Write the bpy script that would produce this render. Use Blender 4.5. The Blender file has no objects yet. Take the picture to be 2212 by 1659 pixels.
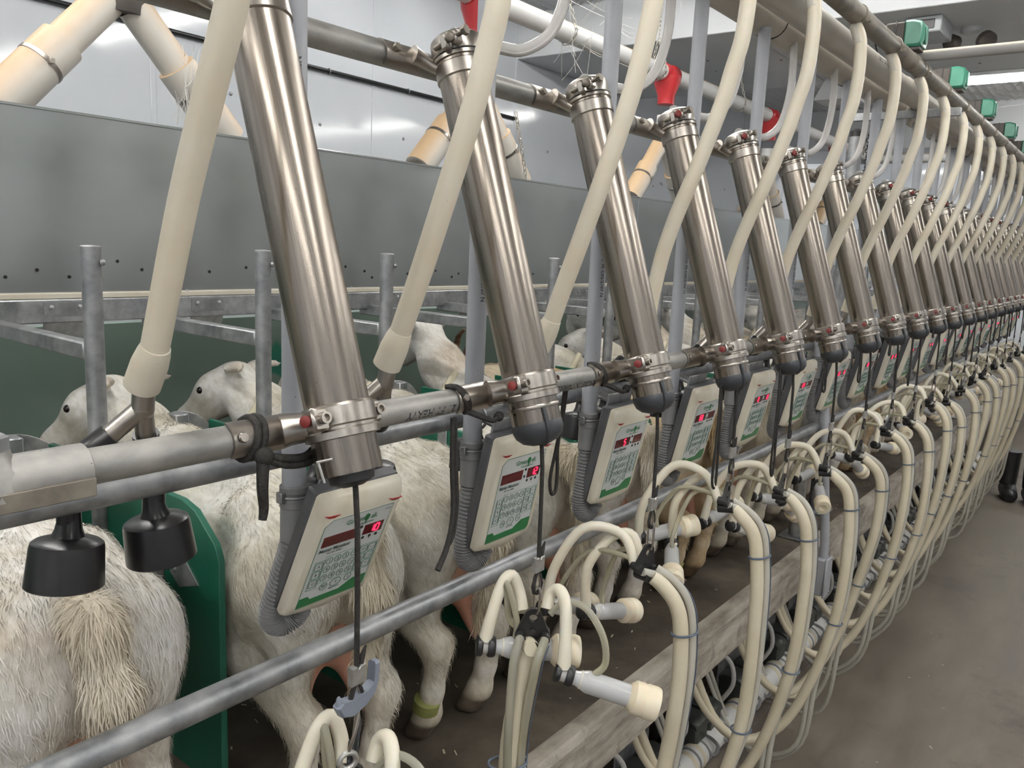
import bpy, math, random
import numpy as np
from mathutils import Vector, Matrix, Quaternion
random.seed(7); rng = np.random.default_rng(7)
D = bpy.data; SC = bpy.context.scene; COL = SC.collection
PI = math.pi; S = 0.365; NS = 20           # stall pitch (m) and number of stalls
H = 1.75                                   # camera height above the pit floor; everything below is written relative to the lens

# ------------------------------------------------------------------ camera
cd = D.cameras.new('camera'); cam = D.objects.new('camera', cd); COL.objects.link(cam)
R_, U_, F_ = (0.61682769, -0.78579625, 0.04525319), (0.10585013, 0.13978612, 0.98450779), (0.7799483, 0.60248161, -0.16940058)
cam.matrix_world = Matrix(((R_[0], U_[0], -F_[0], 0), (R_[1], U_[1], -F_[1], 0), (R_[2], U_[2], -F_[2], H), (0, 0, 0, 1)))
cd.sensor_width = 36.0; cd.lens = 1750 / 2212 * 36; cd.clip_start = 0.05
SC.camera = cam
# ------------------------------------------------------------------ world, exposure
w = D.worlds.new('world'); SC.world = w; w.use_nodes = True
w.node_tree.nodes['Background'].inputs[0].default_value = (0.80, 0.86, 0.95, 1)
w.node_tree.nodes['Background'].inputs[1].default_value = 0.05
SC.view_settings.view_transform = 'Standard'; SC.view_settings.look = 'None'
SC.view_settings.exposure = 0.22; SC.view_settings.gamma = 1.0; SC.view_settings.use_curve_mapping = False
try:
    SC.cycles.max_bounces = 8; SC.cycles.transmission_bounces = 6; SC.cycles.glossy_bounces = 4; SC.cycles.diffuse_bounces = 4
    SC.cycles.sample_clamp_indirect = 4.0; SC.cycles.caustics_reflective = False; SC.cycles.caustics_refractive = False
except Exception: pass
LAMP = 34.0                                # emission of the fluorescent tubes
LIGHT_X = (-1.6, 0.55, 3.05, 7.15, 10.2)     # rows of fluorescent strips across the room

# ------------------------------------------------------------------ mesh builder
def V(*a): return Vector(a)
def frame_axis(ax):
    ax = Vector(ax).normalized()
    u = ax.cross(Vector((0, 0, 1)))
    if u.length < 1e-3: u = ax.cross(Vector((1, 0, 0)))
    u.normalize(); return u, ax.cross(u), ax
def smooth_path(pts, m=5):
    P = [Vector(p) for p in pts]; out = []
    for i in range(len(P) - 1):
        p0, p1, p2, p3 = P[max(i - 1, 0)], P[i], P[i + 1], P[min(i + 2, len(P) - 1)]
        for k in range(m):
            t = k / m
            out.append(0.5 * ((2 * p1) + (p2 - p0) * t + (2 * p0 - 5 * p1 + 4 * p2 - p3) * t * t + (3 * p1 - p0 - 3 * p2 + p3) * t ** 3))
    out.append(P[-1]); return out
class MB:
    def __init__(s): s.v = []; s.f = []
    def add(s, vs, fs):
        b = len(s.v); s.v += [tuple(x) for x in vs]; s.f += [tuple(i + b for i in f) for f in fs]; return s
    def tube(s, pts, r, n=12, caps=True, m=0, closed=False):
        P = smooth_path(pts, m) if m else [Vector(p) for p in pts]
        k = len(P); rr = r if isinstance(r, (list, tuple)) else [r] * k
        if len(rr) != k:
            rr = [float(np.interp(i / (k - 1), np.linspace(0, 1, len(rr)), rr)) for i in range(k)]
        T = []
        for i in range(k):
            a = P[(i - 1) % k] if closed else P[max(i - 1, 0)]; b = P[(i + 1) % k] if closed else P[min(i + 1, k - 1)]
            T.append((b - a).normalized())
        u, v, _ = frame_axis(T[0]); vs = []; fs = []
        for i in range(k):
            u = (u - T[i] * u.dot(T[i])).normalized(); v = T[i].cross(u)
            for j in range(n):
                a = 2 * PI * j / n; vs.append(P[i] + (u * math.cos(a) + v * math.sin(a)) * rr[i])
        for i in range(k if closed else k - 1):
            for j in range(n):
                i2 = (i + 1) % k; fs.append((i * n + j, i * n + (j + 1) % n, i2 * n + (j + 1) % n, i2 * n + j))
        if caps and not closed: fs.append(tuple(range(n))[::-1]); fs.append(tuple((k - 1) * n + j for j in range(n)))
        return s.add(vs, fs)
    def cyl(s, a, b, r, r2=None, n=20, caps=True): return s.tube([a, b], [r, r if r2 is None else r2], n, caps)
    def lathe(s, prof, o=(0, 0, 0), ax=(0, 0, 1), n=24, caps=True):   # prof: (radius, t)
        u, v, w_ = frame_axis(ax); o = Vector(o); vs = []; fs = []
        for r, t in prof:
            for j in range(n):
                a = 2 * PI * j / n; vs.append(o + w_ * t + (u * math.cos(a) + v * math.sin(a)) * r)
        for i in range(len(prof) - 1):
            for j in range(n): fs.append((i * n + j, i * n + (j + 1) % n, (i + 1) * n + (j + 1) % n, (i + 1) * n + j))
        if caps: fs.append(tuple(range(n))[::-1]); fs.append(tuple((len(prof) - 1) * n + j for j in range(n)))
        return s.add(vs, fs)
    def box(s, x0, x1, y0, y1, z0, z1, b=0.0, M=None):
        if b <= 0:
            vs = [(x, y, z) for x in (x0, x1) for y in (y0, y1) for z in (z0, z1)]
            fs = [(0, 1, 3, 2), (4, 6, 7, 5), (0, 4, 5, 1), (2, 3, 7, 6), (0, 2, 6, 4), (1, 5, 7, 3)]
        else:
            import itertools
            vs = []; idx = {}
            X = (x0, x1); Y = (y0, y1); Z = (z0, z1); sg = (1, -1)
            for i, j, k in itertools.product((0, 1), repeat=3):
                c = (X[i], Y[j], Z[k]); d = (sg[i] * b, sg[j] * b, sg[k] * b)
                for a in range(3):
                    idx[(i, j, k, a)] = len(vs); vs.append(tuple(c[q] + (0 if q == a else d[q]) for q in range(3)))
            fs = []
            for a in range(3):
                o = [q for q in range(3) if q != a]
                for e in (0, 1):
                    q = []
                    for p, r in ((0, 0), (1, 0), (1, 1), (0, 1)):
                        c = [0, 0, 0]; c[a] = e; c[o[0]] = p; c[o[1]] = r; q.append(idx[(*c, a)])
                    fs.append(tuple(q))
            for a in range(3):           # edges along axis a
                o = [q for q in range(3) if q != a]
                for p in (0, 1):
                    for r in (0, 1):
                        c0 = [0, 0, 0]; c0[o[0]] = p; c0[o[1]] = r; c1 = list(c0); c1[a] = 1
                        fs.append((idx[(*c0, o[0])], idx[(*c1, o[0])], idx[(*c1, o[1])], idx[(*c0, o[1])]))
            for i, j, k in itertools.product((0, 1), repeat=3): fs.append(tuple(idx[(i, j, k, a)] for a in range(3)))
        if M is not None: vs = [M @ Vector(p) for p in vs]
        return s.add(vs, fs)
    def prism(s, poly, a0, a1, plane='xz', inset=0.0, M=None):
        # poly in the plane, extruded along the third axis from a0 to a1 (ends optionally inset: a soft edge)
        n = len(poly); cx = sum(p[0] for p in poly) / n; cy = sum(p[1] for p in poly) / n
        def mk(p, q, a): return {'xz': (p, a, q), 'yz': (a, p, q), 'xy': (p, q, a)}[plane]
        secs = [(a0, 0), (a1, 0)] if inset <= 0 else [(a0, inset), (a0 + (inset if a1 > a0 else -inset), 0), (a1 - (inset if a1 > a0 else -inset), 0), (a1, inset)]
        vs = []
        for a, i in secs:
            for p, q in poly:
                dx, dy = p - cx, q - cy; L = math.hypot(dx, dy) or 1
                vs.append(mk(p - dx / L * i, q - dy / L * i, a))
        fs = []
        for k in range(len(secs) - 1):
            for j in range(n): fs.append((k * n + j, k * n + (j + 1) % n, (k + 1) * n + (j + 1) % n, (k + 1) * n + j))
        fs.append(tuple(range(n))[::-1]); fs.append(tuple((len(secs) - 1) * n + j for j in range(n)))
        if M is not None: vs = [M @ Vector(p) for p in vs]
        return s.add(vs, fs)
    def ring(s, c, ax, R, r, n=24, m=8, a0=0.0, a1=2 * PI):
        u, v, _ = frame_axis(ax); c = Vector(c); full = abs(a1 - a0 - 2 * PI) < 1e-6
        k = n if full else n + 1
        P = [c + (u * math.cos(a0 + (a1 - a0) * i / n) + v * math.sin(a0 + (a1 - a0) * i / n)) * R for i in range(k)]
        return s.tube(P, r, m, closed=full)
    def ball(s, c, r, n=16, m=10):
        rx, ry, rz = r if isinstance(r, (tuple, list)) else (r, r, r); vs = []; fs = []
        for i in range(m + 1):
            t = PI * i / m
            for j in range(n):
                a = 2 * PI * j / n; vs.append((c[0] + rx * math.sin(t) * math.cos(a), c[1] + ry * math.sin(t) * math.sin(a), c[2] + rz * math.cos(t)))
        for i in range(m):
            for j in range(n): fs.append((i * n + j, (i + 1) * n + j, (i + 1) * n + (j + 1) % n, i * n + (j + 1) % n))
        return s.add(vs, fs)
def mesh(name, mb, mat, angle=40):
    me = D.meshes.new(name); me.from_pydata(mb.v, [], mb.f); me.update()
    bad = me.validate(); import bmesh
    b = bmesh.new(); b.from_mesh(me); bmesh.ops.recalc_face_normals(b, faces=b.faces); b.to_mesh(me); b.free()
    me.polygons.foreach_set('use_smooth', [True] * len(me.polygons))
    try: me.set_sharp_from_angle(angle=math.radians(angle))
    except Exception: pass
    me.materials.append(mat); return me
def obj(name, mb, mat, parent=None, loc=None, rot=None, angle=40):
    me = mb if isinstance(mb, bpy.types.Mesh) else mesh(name, mb, mat, angle)
    o = D.objects.new(name, me); COL.objects.link(o)
    if parent: o.parent = parent
    if loc: o.location = loc
    if rot is not None:
        if isinstance(rot, Quaternion): o.rotation_mode = 'QUATERNION'; o.rotation_quaternion = rot
        else: o.rotation_euler = rot
    return o
def tag(o, label, cat, group=None, kind=None):
    o['label'] = label; o['category'] = cat
    if group: o['group'] = group
    if kind: o['kind'] = kind
    return o
def thing(name, label, cat, loc=(0, 0, 0), group=None, rot=None):
    o = D.objects.new(name, None); COL.objects.link(o); o.location = loc; o.empty_display_size = 0.05
    if rot is not None: o.rotation_euler = rot
    return tag(o, label, cat, group)
def struct(name, mb, mat, parent=None, angle=40):
    o = obj(name, mb, mat, parent, angle=angle)
    if not parent: o['kind'] = 'structure'
    return o
KIDS = {}
def kids(o):
    return [c for c in D.objects if c.parent == o]
def tree(o):
    """(object, its children trees) read once, so copying is quick"""
    by = {}
    for c in D.objects:
        if c.parent: by.setdefault(c.parent.name, []).append(c)
    def t(x): return (x, [t(c) for c in by.get(x.name, [])])
    return t(o)
def dup(tr, dx=None, label=None, loc=None, rot=None, skip=()):
    def cp(t, parent):
        x = t[0]
        if x.name.split('.')[0] in skip: return None
        c = x.copy(); COL.objects.link(c); c.parent = parent
        for k in t[1]: cp(k, c)
        return c
    r = cp(tr, None)
    if dx is not None: r.location.x += dx
    if loc is not None: r.location = loc
    if rot is not None: r.rotation_euler = rot
    if label: r['label'] = label
    return r
ORD = 'first second third fourth fifth sixth seventh eighth ninth tenth eleventh twelfth thirteenth fourteenth fifteenth sixteenth seventeenth eighteenth nineteenth twentieth twenty-first twenty-second'.split()

# ------------------------------------------------------------------ materials
def nmat(name):
    m = D.materials.new(name); m.use_nodes = True; nt = m.node_tree; b = nt.nodes['Principled BSDF']
    return m, nt, b
def N(nt, t, **k):
    n = nt.nodes.new(t)
    for a, v in k.items():
        if a in n.inputs: n.inputs[a].default_value = v
        else: setattr(n, a, v)
    return n
def noise_of(nt, scale=(1, 1, 1), nscale=5.0, detail=4.0, coord='Object', rough=0.6):
    tc = N(nt, 'ShaderNodeTexCoord'); mp = N(nt, 'ShaderNodeMapping'); mp.inputs['Scale'].default_value = scale
    nt.links.new(tc.outputs[coord], mp.inputs['Vector'])
    nz = N(nt, 'ShaderNodeTexNoise'); nz.inputs['Scale'].default_value = nscale; nz.inputs['Detail'].default_value = detail; nz.inputs['Roughness'].default_value = rough
    nt.links.new(mp.outputs[0], nz.inputs['Vector']); return nz
def ramp(nt, src, stops):
    r = N(nt, 'ShaderNodeValToRGB'); e = r.color_ramp.elements
    while len(e) < len(stops): e.new(0.5)
    for i, (p, c) in enumerate(stops):
        e[i].position = p; e[i].color = (*c, 1) if len(c) == 3 else c
    nt.links.new(src, r.inputs[0]); return r
def mixc(nt, fac, a, b, mode='MIX'):
    m = N(nt, 'ShaderNodeMix', data_type='RGBA', blend_type=mode)
    if isinstance(fac, float): m.inputs[0].default_value = fac
    else: nt.links.new(fac, m.inputs[0])
    for s, i in ((a, 6), (b, 7)):
        if isinstance(s, tuple): m.inputs[i].default_value = (*s, 1)
        else: nt.links.new(s, m.inputs[i])
    return m.outputs[2]
def bump(nt, b, src, st=0.2, dist=0.002):
    n = N(nt, 'ShaderNodeBump'); n.inputs['Strength'].default_value = st; n.inputs['Distance'].default_value = dist
    nt.links.new(src, n.inputs['Height']); nt.links.new(n.outputs[0], b.inputs['Normal'])
def mat(name, c0, c1=None, metal=0.0, rough=0.5, scale=(1, 1, 1), ns=6.0, r0=0.35, r1=0.65, rr=None, bmp=0.0, bd=0.002, spots=None, spot_scale=60.0, spot_at=0.70, detail=4.0, soft=0.03, sdet=2.0, **ex):
    m, nt, b = nmat(name)
    b.inputs['Metallic'].default_value = metal; b.inputs['Roughness'].default_value = rough
    if c1 is None: b.inputs['Base Color'].default_value = (*c0, 1); out = None; nz = None
    else:
        nz = noise_of(nt, scale, ns, detail); rp = ramp(nt, nz.outputs[0], [(r0, c0), (r1, c1)]); out = rp.outputs[0]
        if spots:
            n2 = noise_of(nt, (1, 1, 1), spot_scale, sdet, rough=.7)
            r2 = ramp(nt, n2.outputs[0], [(spot_at, (0, 0, 0)), (spot_at + soft, (1, 1, 1))])
            out = mixc(nt, r2.outputs[0], out, spots)
        nt.links.new(out, b.inputs['Base Color'])
        if rr:
            r3 = ramp(nt, nz.outputs[0], [(0.3, (rr[0],) * 3), (0.7, (rr[1],) * 3)]); nt.links.new(r3.outputs[0], b.inputs['Roughness'])
        if bmp: bump(nt, b, nz.outputs[0], bmp, bd)
    for k, v in ex.items():
        k = k.replace('_', ' ')
        if k in b.inputs: b.inputs[k].default_value = v
    return m
def emit(name, c, s):
    m, nt, b = nmat(name); b.inputs['Base Color'].default_value = (*c, 1); b.inputs['Emission Color'].default_value = (*c, 1); b.inputs['Emission Strength'].default_value = s; return m
M = {}
M['steel'] = mat('brushed_stainless', (0.215, 0.185, 0.158), (0.47, 0.42, 0.37), 1.0, 0.28, (44, 44, 0.6), 1.8, 0.30, 0.72, rr=(0.20, 0.37), spots=(0.16, 0.13, 0.11), spot_scale=210, spot_at=0.735)
M['steel2'] = mat('dull_stainless', (0.35, 0.32, 0.29), (0.46, 0.425, 0.385), 1.0, 0.32, (1, 1, 1), 25, rr=(0.27, 0.36))
M['galv'] = mat('galvanised_steel', (0.24, 0.25, 0.26), (0.45, 0.455, 0.465), 0.75, 0.42, (1, 1, 1), 26, 0.32, 0.68, rr=(0.32, 0.55), spots=(0.16, 0.15, 0.14), spot_scale=120, spot_at=0.74)
M['rail'] = mat('weathered_pipe', (0.22, 0.215, 0.205), (0.47, 0.455, 0.43), 0.55, 0.45, (0.6, 1, 1), 22, 0.3, 0.7, rr=(0.35, 0.6), spots=(0.13, 0.12, 0.11), spot_scale=150, spot_at=0.72)
M['trough'] = mat('trough_sheet', (0.42, 0.445, 0.445), (0.53, 0.55, 0.55), 0.9, 0.22, (1, 1, 1), 3.0, 0.3, 0.7, rr=(0.17, 0.25), spots=(0.60, 0.61, 0.60), spot_scale=70, spot_at=0.77)
M['dark_pipe'] = mat('dusty_steel_pipe', (0.13, 0.115, 0.095), (0.30, 0.265, 0.22), 0.5, 0.5, (1, 1, 1), 18, rr=(0.38, 0.6))
M['pvc_grey'] = mat('grey_pvc', (0.37, 0.38, 0.41), (0.43, 0.44, 0.475), 0.0, 0.42, (1, 1, 1), 9, spots=(0.10, 0.10, 0.11), spot_scale=160, spot_at=0.745)
M['pvc_beige'] = mat('dusty_pvc', (0.48, 0.44, 0.385), (0.60, 0.565, 0.515), 0.0, 0.5, (0.5, 1, 1), 6, spots=(0.24, 0.2, 0.16), spot_scale=60, spot_at=0.74)
def dusty(name, base, dust, lo=0.25, hi=0.75):
    m, nt, b = nmat(name); g = N(nt, 'ShaderNodeNewGeometry'); sp = N(nt, 'ShaderNodeSeparateXYZ'); nt.links.new(g.outputs['Normal'], sp.inputs[0])
    nz = noise_of(nt, (1, 1, 1), 7, 5); ad = N(nt, 'ShaderNodeMath', operation='MULTIPLY_ADD'); nt.links.new(nz.outputs[0], ad.inputs[0]); ad.inputs[1].default_value = 0.5
    nt.links.new(sp.outputs['Z'], ad.inputs[2]); r = ramp(nt, ad.outputs[0], [(lo, (0, 0, 0)), (hi, (1, 1, 1))])
    nt.links.new(mixc(nt, r.outputs[0], base, dust), b.inputs['Base Color']); b.inputs['Roughness'].default_value = 0.45; return m
M['feed'] = dusty('feed_dusted_pvc', (0.76, 0.71, 0.64), (0.60, 0.42, 0.25), 0.18, 0.85)
M['pvc_white'] = dusty('white_pvc', (0.78, 0.77, 0.76), (0.55, 0.45, 0.34), 0.85, 1.3)
M['white_pl'] = mat('white_plastic', (0.72, 0.71, 0.69), (0.80, 0.79, 0.77), 0, 0.4)
M['red'] = mat('red_plastic', (0.40, 0.015, 0.02), (0.47, 0.024, 0.028), 0, 0.35)
M['red_dull'] = mat('red_rubber', (0.17, 0.02, 0.018), (0.21, 0.026, 0.023), 0, 0.5)
M['cream'] = mat('cream_silicone', (0.76, 0.68, 0.535), (0.81, 0.75, 0.63), 0, 0.38, (1, 1, 1), 9, spots=(0.42, 0.34, 0.22), spot_scale=190, spot_at=0.765, Subsurface_Weight=0.15, Subsurface_Radius=(0.02, 0.014, 0.008), Subsurface_Scale=0.5)
M['cream2'] = mat('cream_rubber_hose', (0.66, 0.585, 0.43), (0.74, 0.67, 0.52), 0, 0.4, (1, 1, 1), 8, spots=(0.2, 0.17, 0.12), spot_scale=150, spot_at=0.77)
M['hose_end'] = mat('hose_end', (.56, .53, .46), (.66, .62, .53), 0, .35, (1, 1, 1), 20)
M['ivory'] = mat('ivory_silicone', (0.83, 0.76, 0.61), (0.87, 0.82, 0.70), 0, 0.3, (1, 1, 1), 10, Subsurface_Weight=0.25, Subsurface_Radius=(0.02, 0.015, 0.009), Subsurface_Scale=0.5)
M['cap'] = mat('amber_white_cap', (0.86, 0.73, 0.52), (0.89, 0.83, 0.69), 0, 0.32, (1, 1, 1), 14, Subsurface_Weight=0.25, Subsurface_Radius=(0.02, 0.014, 0.008), Subsurface_Scale=0.5)
M['clear'] = mat('clear_yellowed_tube', (0.88, 0.83, 0.60), (0.93, 0.90, 0.76), 0, 0.12, (1, 1, 1), 12, Transmission_Weight=0.62, IOR=1.3)
M['clear_b'] = mat('cloudy_twin_tube', (0.60, 0.575, 0.50), (0.70, 0.675, 0.60), 0, 0.2, (1, 1, 1), 9, Transmission_Weight=0.22, IOR=1.3)
M['clear_grey'] = mat('clear_grey_tube', (0.74, 0.71, 0.69), (0.82, 0.80, 0.78), 0, 0.16, (1, 1, 1), 12, Transmission_Weight=0.30, IOR=1.3)
M['shell'] = mat('clear_shell', (0.84, 0.85, 0.86), (0.88, 0.88, 0.89), 0, 0.12, (1, 1, 1), 12, Transmission_Weight=0.35, IOR=1.4)
M['black'] = mat('black_rubber', (0.008, 0.008, 0.009), (0.016, 0.015, 0.016), 0, 0.28, (1, 1, 1), 8)
M['black_m'] = mat('black_plastic', (0.012, 0.012, 0.013), (0.02, 0.02, 0.021), 0, 0.38, (1, 1, 1), 20)
M['cord'] = mat('black_cord', (0.008, 0.007, 0.006), (0.03, 0.026, 0.023), 0, 0.75, (1, 1, 1), 260, bmp=0.6)
M['dgrey'] = mat('dark_grey_plastic', (0.030, 0.032, 0.037), (0.042, 0.045, 0.051), 0, 0.4)
M['conduit'] = mat('grey_conduit', (0.20, 0.20, 0.205), (0.25, 0.25, 0.255), 0, 0.42)
M['shellgrey'] = mat('monitor_back', (0.075, 0.075, 0.082), (0.10, 0.10, 0.107), 0, 0.45, (1, 1, 1), 30)
M['monitor'] = mat('monitor_cream', (0.66, 0.585, 0.45), (0.75, 0.70, 0.585), 0, 0.32, (1, 1, 1), 11, 0.32, 0.55)
M['label'] = mat('label_film', (0.56, 0.58, 0.575), (0.60, 0.62, 0.615), 0, 0.25)
M['lgreen'] = mat('label_green', (0.012, 0.15, 0.045), None, 0, 0.3)
M['ink'] = mat('dark_ink', (0.03, 0.06, 0.05), None, 0, 0.5)
M['ring_ink'] = mat('green_ink', (0.055, 0.15, 0.105), None, 0, 0.5)
M['disp'] = mat('display_window', (0.085, 0.006, 0.009), None, 0, 0.12)
M['led'] = emit('lit_segments', (1.0, 0.02, 0.07), 2.2)
M['dot'] = mat('indicator', (0.012, 0.02, 0.016), None, 0, 0.25)
M['mark'] = mat('red_mark', (0.30, 0.012, 0.014), None, 0, 0.3)
M['hdpe'] = mat('green_board', (0.006, 0.085, 0.052), (0.010, 0.125, 0.076), 0, 0.42, (1, 1, 1), 5)
M['gwall'] = mat('green_painted_wall', (0.27, 0.375, 0.31), (0.34, 0.45, 0.385), 0, 0.40, (1, 1, 1), 1.8, spots=(0.06, 0.33, 0.23), spot_scale=2.2, spot_at=0.63)
M['wall'] = mat('white_wall_sheet', (0.68, 0.71, 0.755), (0.73, 0.755, 0.80), 0, 0.10, (1, 1, 1), 1.2, bmp=0.10, bd=0.02, detail=5)
M['ceil'] = mat('white_ceiling', (0.66, 0.68, 0.70), (0.72, 0.73, 0.75), 0, 0.4, (1, 1, 1), 2)
M['soffit'] = mat('grey_soffit', (0.40, 0.425, 0.445), (0.50, 0.52, 0.54), 0, 0.4, (1, 1, 1), 0.9)
M['conc'] = mat('pit_concrete', (0.105, 0.085, 0.066), (0.215, 0.186, 0.152), 0, 0.62, (0.7, 2.2, 1), 2.2, 0.30, 0.70, rr=(0.45, 0.75), bmp=0.35, bd=0.01, spots=(0.055, 0.045, 0.036), spot_scale=2.4, spot_at=0.56, soft=.25, sdet=8, detail=9)
M['deck'] = mat('deck_concrete', (0.040, 0.031, 0.023), (0.130, 0.106, 0.080), 0, 0.6, (1, 1, 1), 8, 0.28, 0.72, bmp=0.4, bd=0.006, spots=(0.034, 0.027, 0.020), spot_scale=6, spot_at=0.54, soft=.22, sdet=8, detail=8)
M['kerb'] = mat('kerb_concrete', (0.19, 0.16, 0.13), (0.50, 0.455, 0.39), 0, 0.65, (1.2, 3, 5), 6, 0.28, 0.66, bmp=0.5, bd=0.006, spots=(0.12, 0.10, 0.078), spot_scale=8, spot_at=0.55, soft=.2, sdet=8, detail=9)
M['straw'] = mat('straw', (0.55, 0.47, 0.33), (0.68, 0.62, 0.5), 0, 0.7)
M['muck'] = mat('dark_litter', (0.035, 0.022, 0.014), (0.11, 0.07, 0.045), 0, 0.8, (1, 1, 1), 60, bmp=0.8, bd=0.01)
M['oring'] = mat('blue_grey_ring', (0.075, 0.10, 0.15), (0.10, 0.125, 0.17), 0, 0.45)
M['alu'] = mat('crimped_aluminium', (0.42, 0.41, 0.39), (0.56, 0.55, 0.53), 0.8, 0.4, (1, 1, 1), 60)
M['hook'] = mat('blue_grey_plastic', (0.17, 0.19, 0.24), (0.21, 0.23, 0.28), 0, 0.4)
M['pgreen'] = mat('pulsator_green', (0.035, 0.17, 0.11), (0.05, 0.22, 0.15), 0, 0.35, (1, 1, 1), 20)
M['pdark'] = mat('pulsator_dark', (0.05, 0.042, 0.036), (0.075, 0.062, 0.054), 0, 0.6)
M['pbox'] = mat('pulsator_box', (0.022, 0.025, 0.023), (0.045, 0.048, 0.043), 0, 0.4)
M['chain'] = mat('galvanised_chain', (0.42, 0.39, 0.34), (0.55, 0.52, 0.47), 0.6, 0.45)
M['web'] = mat('cobweb', (0.66, 0.64, 0.61), None, 0, 0.9)
M['horn'] = mat('goat_horn', (0.10, 0.055, 0.03), (0.22, 0.14, 0.085), 0, 0.5, (1, 1, 14), 4, bmp=0.5, bd=0.004)
M['eye'] = mat('goat_eye', (0.012, 0.008, 0.007), None, 0, 0.1)
M['udder'] = mat('udder_skin', (0.56, 0.27, 0.18), (0.64, 0.36, 0.26), 0, 0.5, (1, 1, 1), 16, Subsurface_Weight=0.2, Subsurface_Radius=(0.02, 0.008, 0.005), Subsurface_Scale=0.5)
M['band'] = mat('leg_band', (0.20, 0.21, 0.06), (0.30, 0.30, 0.11), 0, 0.6)
M['lamp'] = emit('lit_tube', (1.0, 0.99, 0.95), LAMP)
M['lampbody'] = mat('lamp_housing', (0.8, 0.8, 0.8), None, 0, 0.4)
M['text'] = mat('stencil_ink', (0.045, 0.045, 0.05), None, 0, 0.6)
def fur(name, stops, dirty=(0.30, 0.25, 0.17)):
    m, nt, b = nmat(name)
    at = N(nt, 'ShaderNodeAttribute', attribute_name='tint')
    n1 = noise_of(nt, (1, 1, 1), 5.0, 5); r1 = ramp(nt, n1.outputs[0], stops)
    n2 = noise_of(nt, (1, 0.25, 0.5), 95.0, 3); r2 = ramp(nt, n2.outputs[0], [(0.3, (0.80, 0.78, 0.74)), (0.65, (1, 1, 1))])
    c = mixc(nt, 1.0, r1.outputs[0], r2.outputs[0], 'MULTIPLY')
    c = mixc(nt, 1.0, c, at.outputs['Color'], 'MULTIPLY')
    nt.links.new(c, b.inputs['Base Color']); b.inputs['Roughness'].default_value = 0.75
    bump(nt, b, n2.outputs[0], 0.55, 0.004); return m
M['fur_w'] = fur('white_coat', [(0.27, (0.64, 0.53, 0.41)), (0.44, (0.83, 0.78, 0.71)), (0.58, (0.90, 0.88, 0.85))])
M['fur_g'] = fur('grey_cream_coat', [(0.27, (0.52, 0.47, 0.37)), (0.47, (0.75, 0.71, 0.62)), (0.62, (0.88, 0.86, 0.82))])
M['fur_b'] = fur('buff_coat', [(0.28, (0.46, 0.33, 0.19)), (0.50, (0.66, 0.52, 0.34)), (0.68, (0.77, 0.68, 0.53))])
# ================================================================== THE ROOM
XA, XB, YA, YB = -3.2, 12.0, -3.4, 3.38
ZF, ZD, ZC = -1.75, -1.06, 1.437           # pit floor, goat deck, ceiling
struct('floor', MB().box(XA, XB, YA, 1.35, ZF - 0.1, ZF), M['conc'])
struct('floor_deck', MB().box(XA, XB, 0.862, YB, ZD - 0.13, ZD), M['deck'])
k = MB(); k.prism([(0.850, ZD - 0.135), (0.850, ZD - 0.006), (0.857, ZD + 0.004), (0.893, ZD + 0.004), (0.90, ZD - 0.002), (0.90, ZD - 0.135)], XA, XB, 'yz')
k.box(XA, XB, 0.846, 0.852, ZD - 0.028, ZD - 0.014)
struct('trim_1', k, M['kerb'])
struct('wall_pit', MB().box(XA, XB, 1.18, 1.35, ZF, ZD - 0.12), M['conc'])
g = MB(); g.box(XA, XB, 0.90, 0.985, ZF, ZF + 0.085); struct('trim_2', g, M['conc'])
lit = MB()
for i in range(1500):
    x = random.uniform(0.8, 5.5); y = random.uniform(0.99, 1.17); r = random.uniform(.006, .018)
    lit.ball((x, y, ZF + random.uniform(0.0, .03)), (r, r * .8, r * .6), 5, 3)
o = obj('litter', lit, M['muck']); tag(o, 'dark crumbs of litter lying in the gutter under the kerb', 'litter', kind='stuff')
st = MB()
for i in range(330):
    x = random.uniform(0.6, 4.2); y = random.uniform(0.93, 1.7) if i < 230 else random.uniform(-1.2, 0.6)
    z = ZD if i < 230 else ZF; a = random.uniform(0, PI); L = random.uniform(.002, .008); ww = random.uniform(.0008, .0028)
    c, s_ = math.cos(a), math.sin(a)
    st.add([(x - c * L - s_ * ww, y - s_ * L + c * ww, z + .001), (x + c * L - s_ * ww, y + s_ * L + c * ww, z + .003), (x + c * L + s_ * ww, y + s_ * L - c * ww, z + .003), (x - c * L + s_ * ww, y - s_ * L - c * ww, z + .001)], [(0, 1, 2, 3)])
o = obj('straw', st, M['straw']); tag(o, 'pale bits of straw and chaff scattered on the concrete', 'straw', kind='stuff')
# walls
wb = struct('wall_back', MB().box(XA, XB, YB, YB + 0.1, ZD - 0.1, ZC), M['wall'])
for i, x in enumerate((-0.6, 0.62, 1.84, 3.06, 4.275, 5.5, 6.72, 7.94, 9.16, 10.4)):
    obj('wall_batten', MB().box(x - .012, x + .012, YB - .004, YB + .01, ZD, ZC, 0.0015), M['wall'], wb)
sw = MB()
for i in range(60):
    x = random.uniform(0, 8); z = random.choice((-.1, .35, .55, .62, 1.0)) + random.uniform(-.02, .02)
    sw.lathe([(0.009, 0), (0.009, .002), (.004, .005)], (x, YB, z), (0, -1, 0), 8)
o = obj('wall_screw', sw, M['galv'], wb); o['kind'] = 'stuff'
struct('wall_rear_low', MB().box(XA, 10.5, 2.75, 2.80, ZD, -0.325), M['gwall'])
struct('wall_end', MB().box(XB, XB + .1, YA, YB, ZF, ZC), M['wall'])
struct('wall_near', MB().box(XA - .1, XA, YA, YB, ZF, ZC), M['wall'])
struct('wall_pit_far', MB().box(XA, XB, YA - .1, YA, ZF, ZC), M['wall'])
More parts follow.
